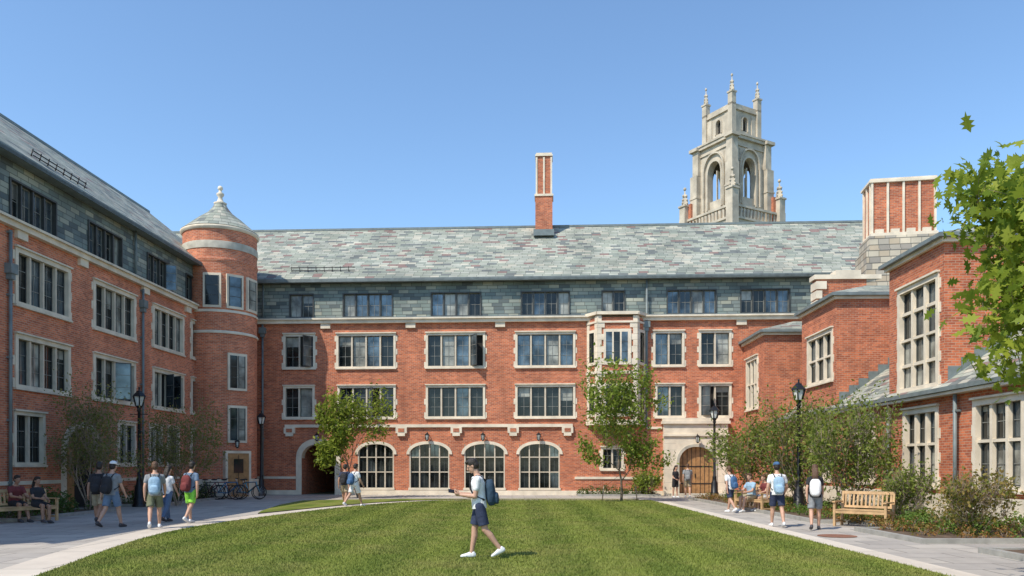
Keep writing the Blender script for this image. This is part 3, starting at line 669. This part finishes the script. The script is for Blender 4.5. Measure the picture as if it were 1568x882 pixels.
def tree(name,X,Y,H,W,z0,stems,seed,leaf,nl,lm,bark,r0=.06,lobed=False,sig=.13,spread=.5,depth=4,clamp=1.12,keepf=.6):
    rd=random.Random(seed); e=empty(name,(X,Y,0)); br=[];tips=[]
    def grow(p,d,l,r,lv):
        pts=[p.copy()];rs=[r]; n=4
        for i in range(n):
            d=(d+Vector((rd.gauss(0,.13),rd.gauss(0,.13),rd.gauss(0,.08)+.05))).normalized(); p=p+d*l/n; pts.append(p.copy()); rs.append(r*(1-.45*(i+1)/n))
            if lv>=2: tips.append((p.copy(),lv))
            if lv<depth and i>=1:
                for _ in range(2 if (i==n-1 or rd.random()<.45) else 1):
                    a=rd.random()*6.28; sp=rd.uniform(.5,1.05); sd=(d+sp*Vector((math.cos(a),math.sin(a),rd.uniform(-.35,.3)))).normalized()
                    grow(p,sd,l*rd.uniform(.5,.75),rs[-1]*.6,lv+1)
        br.append((pts,rs,lv))
    for i in range(stems):
        a=6.28*i/stems+rd.random(); sp=spread if stems>1 else .03
        grow(Vector((.05*math.cos(a),.05*math.sin(a),0)),Vector((sp*math.cos(a),sp*math.sin(a),1)).normalized(),1.0,1,0 if stems==1 else 1)
    T=np.array([t[0] for t in tips]); 
    zmin,zmax=np.percentile(T[:,2],4),T[:,2].max(); mx=np.percentile(np.abs(T[:,:2]),96)
    def mp(v):
        z=v[2]; zz=z/zmin*z0 if z<zmin else z0+(z-zmin)/(zmax-zmin)*(H-z0)
        x,y=v[0]/mx,v[1]/mx; r=math.hypot(x,y)
        if r>clamp: x*=clamp/r; y*=clamp/r
        return Vector((x*W/2*.93,y*W/2*.93,zz))
    mb=MB()
    for pts,rs,lv in br: mb.tube([mp(p) for p in pts],[max(.003,r0*r) for r in rs],6 if lv<3 else 4,bark,cap=False)
    mb.obj('trunk_and_limbs',e)
    TT=np.array([mp(t[0]) for t in tips])
    cell=max(.3,W*.13); key=np.floor(TT/cell).astype(int); hh=(key[:,0]*73856093^key[:,1]*19349663^key[:,2]*83492791)%1000/1000.
    TT2=TT[hh<keepf+.15]; TT=TT2 if len(TT2)>20 else TT
    C=TT[rng.integers(0,len(TT),nl)]+rng.normal(size=(nl,3))*sig
    C[:,2]=np.maximum(C[:,2],.15)
    leafmesh('foliage',C,leaf,lm,e,lobed); return e
LYG=leafmat('leaf_yellowgreen',(.13,.19,.02),(.30,.34,.05),.4)
LYG2=leafmat('leaf_elm',(.11,.18,.022),(.27,.33,.05),.4)
LG=leafmat('leaf_green',(.085,.135,.02),(.25,.28,.055),.35)
LGR=leafmat('leaf_olive_red',(.10,.14,.03),(.28,.22,.085),.35)
LD=leafmat('leaf_dark',(.03,.07,.015),(.10,.15,.035),.2)
LR=leafmat('leaf_rust',(.15,.14,.03),(.32,.13,.05),.2)
LO=leafmat('leaf_oak',(.13,.20,.02),(.34,.38,.045),.45)
def wx(px,Z): return (px-CX)*Z/F
def wz(py,Z): return EYE+(HY-py)*Z/F
tree('young_maple_tree',wx(545,38),38,wz(586,38),3.3,1.8,1,11,.09,4700,LYG,BARK,.06,sig=.16,keepf=.65)
tree('young_elm_tree',wx(948,34.6),34.6,wz(538,34.6),4.1,1.8,1,5,.085,5600,LYG2,BARK,.06,sig=.17,keepf=.6)
tree('crape_myrtle_tree',wx(138,27),27,wz(580,27),3.5,1.5,6,3,.05,4800,LGR,BARKP,.03,sig=.19,spread=.45,keepf=.6)
tree('crape_myrtle_tree',wx(272,31),31,wz(596,31),3.2,1.5,5,4,.05,4400,LGR,BARKP,.03,sig=.19,spread=.4,keepf=.6)
tree('crape_myrtle_tree',wx(1150,29.5),29.5,wz(626,29.5),2.7,1.1,5,6,.06,4700,LG,BARKP,.032,sig=.19,spread=.45)
tree('crape_myrtle_tree',wx(1235,26),26.5,wz(590,26),2.9,1.1,6,8,.06,5600,LG,BARKP,.032,sig=.19,spread=.45)
tree('crape_myrtle_tree',wx(1305,23.5),23.8,wz(580,23.5),2.6,1.1,6,9,.06,5600,LG,BARKP,.032,sig=.19,spread=.45)
tree('ornamental_shrub',wx(1386,20.5),20.5,wz(700,20.5),1.2,.4,6,12,.045,2300,LG,BARKP,.014,sig=.1)
tree('ornamental_shrub',wx(1490,17.3),17.3,wz(703,17.3),1.4,.4,6,13,.046,2200,leafmat('leaf_shrub',(.13,.17,.03),(.30,.20,.06),.35),BARKP,.014,sig=.1)
tree('garden_shrub',wx(988,40.4),40.4,1.55,1.4,.35,5,14,.06,2000,LYG2,BARK,.02,sig=.12)
tree('oak_tree',8.6,8.6,5.7,6.0,2.7,1,21,.105,11500,LO,BARK,.15,lobed=True,sig=.22,clamp=1.08,keepf=.8)
def bushes(name,spots,m,leaf,dens):
    e=empty(name,(0,0,0)); C=[]
    for x,y,r,h in spots:
        n=int(dens*r*r*h*30)+30; p=rng.normal(size=(n,3)); p/=np.linalg.norm(p,axis=1)[:,None]; p*=(.55+.5*rng.random(n))[:,None]
        p[:,0]=x+p[:,0]*r; p[:,1]=y+p[:,1]*r; p[:,2]=.08+np.abs(p[:,2])*h; C.append(p)
    C=np.concatenate(C)
    mb=MB()
    for x,y,r,h in spots[::1]:
        for k in range(4):
            a=random.random()*6.28; mb.tube([(x,y,.02),(x+.4*r*math.cos(a),y+.4*r*math.sin(a),h*.8)],[.012,.005],4,BARK)
    mb.obj('stems',e); leafmesh('leaves',C,leaf,m,e)
J=lambda a:random.uniform(-a,a)
bushes('boxwood_hedge',[(-14.9+J(.5),22.5+k*.42,.42+J(.1),.75+J(.15)) for k in range(12)]+[(-14.8+J(.4),30.3+k*.45,.4+J(.1),.65+J(.2)) for k in range(17)],LD,.045,60)
bushes('groundcover_plants',[(8.75+J(.3)+random.random()*3.2,random.uniform(16.3,36),random.uniform(.16,.3),random.uniform(.12,.32)) for k in range(210) ]+[(8.9+random.random()*3.2,random.uniform(9.3,14),.22,.22) for k in range(40)],LR,.032,120)
bushes('groundcover_plants',[(8.9+random.random()*3.3,random.uniform(16.3,36),random.uniform(.2,.4),random.uniform(.2,.45)) for k in range(140)],leafmat('leaf_perennial',(.05,.11,.015),(.15,.22,.04),.25),.035,100)
bushes('low_shrubs',[(3.7+k*.4,40.7+J(.3),.3+J(.08),.4+J(.15)) for k in range(10)],LD,.05,90)
mb=MB()
for sx in (-.75,.8): mb.tube([(sx,0,0),(sx*.9,0,.65)],.025,6,BARKP); mb.tube([(sx*.9,0,.6),(0,0,1.15)],.008,4,IRON)
mb.obj('tree_stakes',None,(wx(948,34.6),34.6,0))
# ================================================= LAMPS
def lamp(X,Y,H):
    mb=MB(); s=H/4.4
    mb.lathe(0,0,[(.2,0),(.2,.08),(.15,.14),(.17,.3),(.14,.34),(.13,.75),(.09,.85),(.075,1.0),(.085,1.04),(.055,1.1),(.045,3.55),(.075,3.6),(.05,3.66),(.09,3.74),(.11,3.78)],12,IRON)
    mb.lathe(0,0,[(.1,3.78),(.17,4.12)],6,LAMPG,False)
    for i in range(6):
        a=i*math.pi/3; mb.tube([(.11*math.cos(a),.11*math.sin(a),3.78),(.18*math.cos(a),.18*math.sin(a),4.13)],.02,4,IRON)
    mb.lathe(0,0,[(.22,4.12),(.2,4.16),(.13,4.26),(.1,4.28),(.09,4.32),(.03,4.36),(.02,4.42)],6,IRON,False); mb.ell((0,0,4.45),(.03,.03,.04),IRON,nu=8,nv=5)
    mb.box(-.28,.28,-.012,.012,3.45,3.475,IRON)
    o=mb.obj('street_lamp',None,(X,Y,0)); o.scale=(s*1.2,s*1.2,s); return o
lamp(wx(213,30),30,4.5); lamp(wx(400,40.8),40.8,4.35); lamp(wx(1223,26.3),26.3,4.4); lamp(wx(1094,36.5),36.5,4.4)
# ================================================= BENCH
def bench(X,Y,face,w=1.5):
    mb=MB(); h=w/2
    for x in (-h,h-.06,):
        mb.box(x,x+.06,-.28,-.21,0,.62,BENCHW)
        M=Matrix.Translation((0,.2,0))@Matrix.Rotation(R(-9),4,'X'); mb.tbox(M,x,x+.06,-.02,.05,0,.92,BENCHW)
        mb.box(x-.01,x+.07,-.32,.22,.62,.655,BENCHW); mb.box(x+.005,x+.055,-.21,.2,.34,.41,BENCHW); mb.box(x+.005,x+.055,-.21,.2,.1,.15,BENCHW)
    for k in range(6): y=-.28+k*.082; mb.box(-h+.06,h-.06,y,y+.062,.42,.445,BENCHW)
    mb.box(-h+.06,h-.06,-.27,-.235,.34,.42,BENCHW)
    M=Matrix.Translation((0,.2,0))@Matrix.Rotation(R(-9),4,'X')
    mb.tbox(M,-h+.06,h-.06,-.01,.035,.84,.92,BENCHW); mb.tbox(M,-h+.06,h-.06,-.01,.035,.48,.54,BENCHW)
    n=int(w/.11)
    for k in range(n): x=-h+.1+k*(w-.2)/(n-1); mb.tbox(M,x-.022,x+.022,.0,.02,.54,.84,BENCHW)
    return mb.obj('park_bench',None,(X,Y,0),(0,0,face+math.pi/2))
bench(wx(1322,20.3),20.3,R(225),1.35); bench(wx(1158,26.8),27.0,R(200),1.5); bench(wx(28,21.8),22.0,R(-28),1.7)
# ================================================= BICYCLES
def bike(X,Y,rot,col):
    mb=MB(); m=mat('bike_paint',col,.35,.2,coat=.5); RB=mat('tyre_rubber',(.02,.02,.02),.8); CH=mat('chrome',(.6,.6,.6),.3,.9)
    for wxx in (-.5,.5):
        pts=[(wxx+.32*math.cos(a),0,.34+.32*math.sin(a)) for a in np.linspace(0,2*math.pi,25)]; mb.tube(pts,.02,6,RB,cap=False)
        for a in np.linspace(0,math.pi,8,endpoint=False): mb.tube([(wxx+.31*math.cos(a),0,.34+.31*math.sin(a)),(wxx-.31*math.cos(a),0,.34-.31*math.sin(a))],.003,3,CH)
    bb=(-.05,0,.3);st=(-.18,0,.78);hd=(.34,0,.8);hl=(.37,0,.66);rr=(-.5,0,.34);fr=(.5,0,.34)
    for a,b in ((bb,st),(st,hd),(bb,hl),(hd,hl),(hl,fr),(bb,rr),(st,rr)): mb.tube([a,b],.02,6,m)
    mb.tube([st,(-.2,0,.9)],.014,6,CH); mb.ell((-.22,0,.92),(.14,.07,.035),RB); mb.tube([hd,(.32,0,.95)],.014,6,CH)
    mb.tube([(.4,-.26,.98),(.34,-.14,.97),(.32,0,.95),(.34,.14,.97),(.4,.26,.98)],.013,6,RB); mb.tube([(-.05,-.08,.3),(.08,-.1,.2)],.012,5,CH)
    mb.obj('bicycle',None,(X,Y,0),(0,R(0),rot))
cols=[(.02,.02,.02),(.25,.03,.03),(.1,.1,.12),(.03,.15,.3),(.02,.35,.5),(.05,.05,.06)]
for k,(px,r) in enumerate([(322,.5),(336,.2),(348,.7),(360,.25),(373,-.1),(384,.3)]): bike(wx(px,36.5+J(.4)),36.5+J(.6),r,cols[k])
# ================================================= PEOPLE
SKIN=mat('skin',(.50,.29,.20),.55,var=.06,scale=20); SKIN2=mat('skin_tan',(.36,.19,.12),.55,var=.06,scale=20)
HAIRD=mat('hair_dark',(.02,.014,.01),.5,var=.5,scale=60,bump=.6,bscale=120); HAIRB=mat('hair_brown',(.10,.05,.025),.5,var=.5,scale=60,bump=.6,bscale=120)
def cloth(name,c,s=9): return mat(name,c,.85,var=.16,scale=s,bump=1.0,bscale=11)
WHITE=cloth('white_cotton',(.72,.72,.72)); NAVY=cloth('navy_cloth',(.025,.035,.075)); GREY=cloth('grey_cloth',(.22,.23,.24)); BLK=cloth('black_cloth',(.02,.02,.024)); KHAKI=cloth('khaki_cloth',(.36,.29,.19)); LIME=cloth('lime_cloth',(.25,.62,.06)); DEN=cloth('denim',(.09,.14,.24)); SLB=cloth('slate_blue_cloth',(.13,.19,.28)); LBL=cloth('lightblue_cloth',(.28,.42,.55)); RBL=cloth('blue_pack_cloth',(.05,.12,.25)); MAR=cloth('maroon_cloth',(.16,.03,.03)); OLV=cloth('olive_cloth',(.14,.15,.09)); DNV=cloth('dark_teal_pack',(.022,.05,.085))
SHOEW=mat('white_shoe',(.7,.7,.7),.6); SHOED=mat('dark_shoe',(.05,.045,.05),.6); EYEM=mat('eye_dark',(.02,.015,.01),.2); EYEW=mat('eye_white',(.5,.48,.45),.3); LIP=mat('lips',(.35,.13,.10),.5); PHN=mat('phone_glass',(.02,.02,.025),.15)
def remesh(mb,name,par,vox,sm=3):
    o=mb.obj(name,par); m=o.modifiers.new('r','REMESH'); m.mode='VOXEL'; m.voxel_size=vox; m.use_smooth_shade=True
    if sm: s=o.modifiers.new('s','SMOOTH'); s.iterations=sm; s.factor=.5
    return o
def loft(mb,C,RR_,m,ex=Vector((1,0,0)),ey=Vector((0,1,0)),n=20):
    vs=[];fs=[]
    for c,(a,b) in zip(C,RR_):
        for i in range(n):
            t=2*math.pi*i/n; cc,ss=math.cos(t),math.sin(t); k=.85
            vs.append(Vector(c)+ex*a*math.copysign(abs(cc)**k,cc)+ey*b*math.copysign(abs(ss)**k,ss))
    for j in range(len(C)-1):
        for i in range(n): k=(i+1)%n; fs.append((j*n+i,j*n+k,(j+1)*n+k,(j+1)*n+i))
    fs.append(tuple(range(n))[::-1]); fs.append(tuple((len(C)-1)*n+i for i in range(n))); mb.raw(vs,fs,m,True)
def caps(mb,p,q,r0,r1,m,n=12):
    mb.tube([p,q],[r0,r1],n,m); mb.ell(p,(r0,)*3,m,nu=n,nv=8); mb.ell(q,(r1,)*3,m,nu=n,nv=8)
def human(name,X,Y,face,h=1.75,legs=((20,5),(-18,25)),arms=((-15,8,15),(15,8,20)),lean=3,head=(5,0),skin=SKIN,shirt=WHITE,bottom=NAVY,shoe=SHOEW,hair=HAIRD,hairlen=0,cap=None,pack=None,long=False,seat=None,vox=.013,fem=False,phone=False,ground=0.,packy=0):
    e=empty(name,(X,Y,ground),face); s=h/1.75; e.scale=(s,s,s)
    V3=Vector
    sh=.155 if fem else .178
    def legfk(side,hp,kn,pz):
        H=V3((0,side*.09,pz)); a=R(hp); K=H+V3((math.sin(a),side*.02,-math.cos(a))).normalized()*.43; b=R(hp-kn)
        if seat is not None:
            cb=min(1,max(.2,(K.z-.085)/.41)); b=math.copysign(math.acos(cb),hp-kn)
        A=K+V3((math.sin(b),0,-math.cos(b)))*.41; return H,K,A,b
    if seat is None:
        mz=min(legfk(1,*legs[0],0)[2].z,legfk(-1,*legs[1],0)[2].z); pz=.085-mz
    else: pz=seat/s+.10
    pel=V3((0,0,pz)); lr=R(lean); up=V3((math.sin(lr),0,math.cos(lr))); fwd=V3((math.cos(lr),0,-math.sin(lr))); Yv=V3((0,1,0))
    def tp(t,f=0,y=0): return pel+up*t+fwd*f+Yv*y
    ST=[(-.08,.085,.10,0),(-.02,.112,.155,0),(.06,.108,.155,0),(.16,.092,.132,0),(.28,.108,.15,.0),(.38,.115,.165,.0),(.45,.095,.160,-.005),(.495,.065,.105,-.01),(.53,.045,.055,-.01)]
    if fem: ST=[(a,b*.93,c*(1.0 if a<.1 else .86),d) for a,b,c,d in ST]
    body=MB(); loft(body,[tp(a,d) for a,b,c,d in ST],[(b,c) for a,b,c,d in ST],skin,fwd)
    neck=tp(.5,-.01); ht=tp(.60,.015); caps(body,neck,ht,.055,.052,skin)
    hp_,hy_=head; HM=Matrix.Rotation(R(hy_),3,'Z')@Matrix.Rotation(R(hp_),3,'Y'); HC=ht+HM@V3((.018,0,.085))
    hd=lambda x,y,z:HC+HM@V3((x,y,z))
    body.ell(hd(-.01,0,.03),(.096,.076,.095),skin,HM); body.ell(hd(.022,0,-.03),(.068,.058,.085),skin,HM); body.ell(hd(.055,0,-.085),(.028,.03,.022),skin,HM)
    body.ell(hd(.095,0,-.022),(.022,.013,.016),skin,HM); caps(body,hd(.085,0,.02),hd(.102,0,-.02),.009,.012,skin,8)
    for sd in (-1,1): body.ell(hd(-.005,sd*.076,-.01),(.017,.010,.03),skin,HM,8,6); body.ell(hd(.072,sd*.03,.018),(.02,.026,.012),skin,HM,8,6)
    sht=MB(); pnt=MB(); sho=MB(); hands=[]
    SS=[(-.06,.132,.172,0),(-.02,.131,.173,0)]+[(a,b+.02,c+.02,d) for a,b,c,d in ST[2:8]]
    SS=[(a,max(b,.128) if a<.2 else b,max(c,.160 if not fem else .145) if a<.2 else c,d) for a,b,c,d in SS]
    loft(sht,[tp(a,d) for a,b,c,d in SS],[(b,c) for a,b,c,d in SS],shirt,fwd)
    loft(pnt,[tp(a,d) for a,b,c,d in ST[:3]],[(b+.012,c+.012) for a,b,c,d in ST[:3]],bottom,fwd)
    for side,(hpa,kna) in ((1,legs[0]),(-1,legs[1])):
        H,K,A,b=legfk(side,hpa,kna,pz)
        caps(body,H,K,.082,.056,skin); 
        body.tube([K,K+(A-K)*.3+V3((-.012,0,0)),K+(A-K)*.7,A],[.055,.057,.042,.036],12,skin); body.ell(K,(.056,)*3,skin); body.ell(A,(.037,)*3,skin)
        fa=0 if A.z<.13 or seat is not None else -min(55,(A.z-.085)*260)
        FM=Matrix.Rotation(-R(fa),3,'Y')
        ff=lambda x,y,z:A+FM@V3((x,y,z))
        loft(sho,[ff(-.075,0,-.04),ff(-.05,0,-.035),ff(.03,0,-.035),ff(.11,side*.01,-.05),ff(.17,side*.01,-.058),ff(.195,side*.01,-.062)],[(.02,.02),(.045,.036),(.052,.042),(.034,.048),(.026,.040),(.012,.02)],shoe,FM@V3((0,0,1)),FM@Yv)
        caps(sho,ff(-.02,0,-.01),ff(-.03,0,-.04),.042,.042,shoe)
        if long: caps(pnt,H,K,.098,.075,bottom); pnt.tube([K,A+(K-A)*.05],[.075,.062],14,bottom); pnt.ell(K,(.075,)*3,bottom)
        else:
            E_=H+(K-H)*.82; pnt.ell(H,(.098,)*3,bottom); pnt.tube([H,H+(K-H)*.5,E_],[.098,.096,.094],16,bottom)
    for side,(f,ab,el) in ((1,arms[0][:3]),(-1,arms[1][:3])):
        inn=(arms[0] if side==1 else arms[1])[3] if len(arms[0] if side==1 else arms[1])>3 else .0
        S_=tp(.43,-.005,side*sh); f_=R(f);a_=R(ab)
        E=S_+V3((math.sin(f_)*math.cos(a_),side*math.sin(a_),-math.cos(f_)*math.cos(a_)))*.28
        g_=R(f+el); fd=V3((math.sin(g_),-side*inn,-math.cos(g_))).normalized(); Wr=E+fd*.25
        k=.85 if fem else 1
        caps(body,S_,E,.052*k,.040*k,skin); body.tube([E,E+fd*.09,Wr],[.040*k,.041*k,.028*k],12,skin); body.ell(Wr,(.028*k,)*3,skin)
        caps(sht,S_,S_+(E-S_)*.52,.061*k,.060*k,shirt); caps(sht,tp(.455,-.005,side*.09),S_,.056*k,.055*k,shirt)
        nrm=V3((0,-side,0))
        if el>=60: nrm=V3((0,-side*.75,.65))
        nrm=(nrm-fd*nrm.dot(fd)).normalized(); wd_=fd.cross(nrm)
        if wd_.x<0 and el<60: wd_=-wd_
        if el>=60 and wd_.z<0: wd_=-wd_
        loft(body,[Wr-fd*.005,Wr+fd*.03,Wr+fd*.07,Wr+fd*.095],[(.02,.026),(.015,.036),(.014,.041),(.011,.038)],skin,nrm,wd_,14)
        cu=28 if el<60 else 38
        for i,(o_,ll) in enumerate(((.031,.9),(.011,1.0),(-.010,.94),(-.030,.75))):
            p=Wr+fd*.085+wd_*o_; ang=R(8); pts=[p]
            for sg in (.042,.028,.022):
                ang+=R(cu); p=p+(fd*math.cos(ang)+nrm*math.sin(ang)+wd_*o_*.6)*sg*ll; pts.append(p)
            body.tube(pts,[.0095,.009,.008,.0065],8,skin); body.ell(pts[-1],(.007,)*3,skin,nu=8,nv=5)
        p=Wr+fd*.03+wd_*.03; p2=p+(fd*.6+wd_*.65+nrm*.3).normalized()*.042; p3=p2+(fd*.85+wd_*.15+nrm*.45).normalized()*.03
        body.tube([p,p2,p3],[.013,.010,.0085],8,skin); body.ell(p3,(.0085,)*3,skin,nu=8,nv=5)
        hands.append((Wr,fd,nrm,wd_))
    remesh(body,'body',e,vox,2); remesh(sht,'shirt',e,vox,3); remesh(pnt,'trousers' if long else 'shorts',e,vox,3); remesh(sho,'shoes',e,vox,2)
    fc=MB()
    for sd in (-1,1): fc.ell(hd(.080,sd*.03,.006),(.009,.011,.006),EYEW,HM,8,6); fc.ell(hd(.0865,sd*.03,.006),(.005,.006,.0055),EYEM,HM,8,6); fc.tube([hd(.086,sd*.016,.024),hd(.083,sd*.042,.024)],.0035,5,hair)
    fc.tube([hd(.086,-.020,-.062),hd(.093,0,-.061),hd(.086,.020,-.062)],.005,6,LIP); fc.obj('face_features',e)
    hr=MB(); hr.ell(hd(-.02,0,.048),(.1,.086,.092),hair,HM); hr.ell(hd(-.045,0,.0),(.075,.082,.09),hair,HM)
    if not cap: hr.ell(hd(.035,0,.095),(.06,.066,.035),hair,HM)
    if hairlen: 
        pts=[hd(-.07,0,.03),hd(-.11,0,-.07),hd(-.13,0,-.18),hd(-.125,0,-.18-hairlen)]; loft(hr,pts,[(.05,.08),(.05,.085),(.045,.085),(.02,.05)],hair,HM@V3((1,0,0)))
    remesh(hr,'hair',e,vox*.8,2)
    if cap:
        cp=MB(); cp.ell(hd(-.012,0,.075),(.108,.09,.075),cap,HM); cp.ell(hd(.11,0,.055),(.075,.07,.012),cap,HM); remesh(cp,'cap',e,.01,1)
    if pack:
        pk=MB(); M=Matrix.Translation(tp(.20,-.215,packy))@Matrix.Rotation(lr,4,'Y')
        def rb(x0,x1,y0,y1,z0,z1):
            zs=np.linspace(z0,z1,8); zm=(z0+z1)/2;hz=(z1-z0)/2
            C=[M@V3(((x0+x1)/2,0,z)) for z in zs]; f=[(1-abs((z-zm)/hz)**4*.45) for z in zs]
            loft(pk,C,[((x1-x0)/2*q,(y1-y0)/2*q) for q in f],pack,fwd,n=24)
        rb(-.08,.09,-.145,.145,-.23,.22); rb(-.13,-.05,-.11,.11,-.21,-.01); 
        remesh(pk,'backpack',e,.012,3)
        sp=MB()
        for sd in (-1,1):
            sp.tube([tp(.40,-.14,sd*.08),tp(.48,-.08,sd*.10),tp(.503,.0,sd*.105),tp(.44,.105,sd*.105),tp(.30,.130,sd*.115),tp(.18,.08,sd*.155),tp(.08,-.10,sd*.15)],.016,6,BLK)
        sp.tube([tp(.43,-.2,-.03),tp(.47,-.2,0),tp(.43,-.2,.03)],.008,5,BLK)
        sp.obj('backpack_straps',e)
    if phone:
        Wr,fd,nrm,wd_=hands[1]; M=Matrix.Translation(Wr+fd*.10+nrm*.035)@Matrix((fd,wd_,nrm)).transposed().to_4x4()
        ph=MB(); ph.tbox(M,-.02,.125,-.036,.036,-.005,.005,PHN); ph.obj('phone',e)
    return e
H_=human
H_('walking_man',wx(734,13.2),13.2,R(182),1.72,legs=((-13,26),(11,4)),arms=((8,4,88,.25),(12,4,86,.3)),lean=5,head=(26,0),shirt=WHITE,bottom=NAVY,pack=DNV,phone=True,vox=.0065,ground=.03)
A1=((-18,10,12),(16,8,18))
H_('walking_man',wx(148,20.4),20.5,R(100),1.72,legs=((15,3),(-20,30)),shirt=BLK,bottom=KHAKI,pack=BLK,skin=SKIN2,shoe=SHOED,arms=A1)
H_('walking_man',wx(171,20),20,R(80),1.74,legs=((-15,25),(18,4)),shirt=GREY,bottom=SLB,pack=BLK,cap=WHITE,shoe=SHOED,arms=A1)
H_('walking_man',wx(237,19.7),19.7,R(112),1.74,legs=((-20,22),(20,5)),shirt=GREY,bottom=OLV,pack=LBL,hair=HAIRB,arms=((-20,10,20),(20,10,25)))
H_('walking_woman',wx(256,22),22,R(75),1.62,legs=((14,3),(-14,18)),shirt=WHITE,bottom=DEN,long=True,fem=True,hairlen=.12,shoe=SHOED,arms=A1)
H_('walking_man',wx(292,21.5),21.5,R(75),1.72,legs=((10,3),(-14,25)),shirt=SLB,bottom=LIME,pack=MAR,skin=SKIN,arms=((10,25,30),(-15,15,15)))
H_('walking_man',wx(528,31),31,R(85),1.68,legs=((18,4),(-15,20)),shirt=NAVY,bottom=KHAKI,pack=BLK,skin=SKIN2,arms=A1)
H_('walking_man',wx(543,30),30,R(55),1.72,legs=((-22,20),(22,4)),shirt=WHITE,bottom=WHITE,pack=RBL,arms=A1)
H_('standing_woman',wx(1034,38.3),38.3,R(-60),1.6,legs=((3,1),(-3,2)),shirt=BLK,bottom=BLK,fem=True,hairlen=.12,arms=((5,8,15),(5,8,60,.2)))
H_('walking_man',wx(1053,38.5),38.5,R(80),1.7,legs=((12,3),(-10,12)),shirt=GREY,bottom=KHAKI,pack=GREY,hair=HAIRB,arms=A1)
H_('walking_man',wx(1118,26.3),26.3,R(118),1.6,legs=((-15,25),(16,4)),shirt=WHITE,bottom=NAVY,pack=RBL,hair=HAIRB,arms=A1)
H_('walking_man',wx(1190,20.2),20.2,R(85),1.7,legs=((13,3),(-12,18)),shirt=WHITE,bottom=NAVY,pack=LBL,cap=RBL,arms=((-8,14,20),(12,20,40)))
H_('walking_woman',wx(1248,19.3),19.3,R(72),1.64,legs=((-12,18),(12,3)),shirt=BLK,bottom=GREY,fem=True,hair=HAIRB,hairlen=.22,shoe=SHOED,pack=WHITE,arms=A1)
H_('seated_man',wx(1163,26.7)-.25,26.75,R(205),1.7,legs=((82,70),(84,78)),seat=.44,shirt=LBL,bottom=KHAKI,arms=((30,8,50,.2),(35,8,50,.2)),lean=6,hair=HAIRB)
H_('seated_woman',wx(1163,26.7)+.3,26.9,R(200),1.62,legs=((82,60),(84,70)),seat=.44,shirt=MAR,bottom=WHITE,fem=True,hairlen=.15,hair=HAIRB,arms=((30,8,45,.2),(35,8,50,.2)),lean=8)
H_('seated_woman',-13.05,21.55,R(-28),1.62,legs=((80,45),(84,55)),seat=.44,shirt=BLK,bottom=BLK,fem=True,skin=SKIN2,hairlen=.18,arms=((30,6,40,.2),(30,6,55,.3)),lean=-4,shoe=SHOED)
H_('seated_man',-14.0,22.05,R(-28),1.7,legs=((80,55),(84,70)),seat=.44,shirt=MAR,bottom=BLK,skin=SKIN2,arms=((30,8,50,.2),(35,8,50,.2)),lean=10,shoe=SHOED)
# ================================================= LIGHT, SKY, CAMERA
el=R(51); az=Vector((-.74,-.67)).normalized(); S=Vector((az[0]*math.cos(el),az[1]*math.cos(el),math.sin(el)))
ld=bpy.data.lights.new('sun','SUN'); ld.energy=5.0; ld.angle=R(.5); ld.color=(1,.92,.79); lo=bpy.data.objects.new('sun',ld); scene.collection.objects.link(lo); lo.rotation_euler=S.to_track_quat('Z','Y').to_euler(); lo.location=(-30,-30,50)
w=bpy.data.worlds.new('World'); scene.world=w; w.use_nodes=True; nt=w.node_tree; bg=nt.nodes['Background']; sky=nt.nodes.new('ShaderNodeTexSky'); sky.sky_type='NISHITA'; sky.sun_disc=False; sky.sun_elevation=el; sky.sun_rotation=math.atan2(S.x,S.y); sky.altitude=0; sky.air_density=1.0; sky.dust_density=.4; sky.ozone_density=1.6
tint=mixc(nt,1.0,sky.outputs[0],(1.36,1.56,1.66),'MULTIPLY')
nt.links.new(tint,bg.inputs[0]); bg.inputs[1].default_value=.14
cam=bpy.data.cameras.new('camera'); cam.sensor_width=36; cam.lens=F/1568*36; cam.shift_y=(HY-441)/1568; cam.clip_end=2000; co=bpy.data.objects.new('camera',cam); scene.collection.objects.link(co); co.location=(0,0,EYE); co.rotation_euler=(R(90),0,0); scene.camera=co
scene.view_settings.view_transform='Standard'; scene.view_settings.look='None'; scene.view_settings.exposure=0
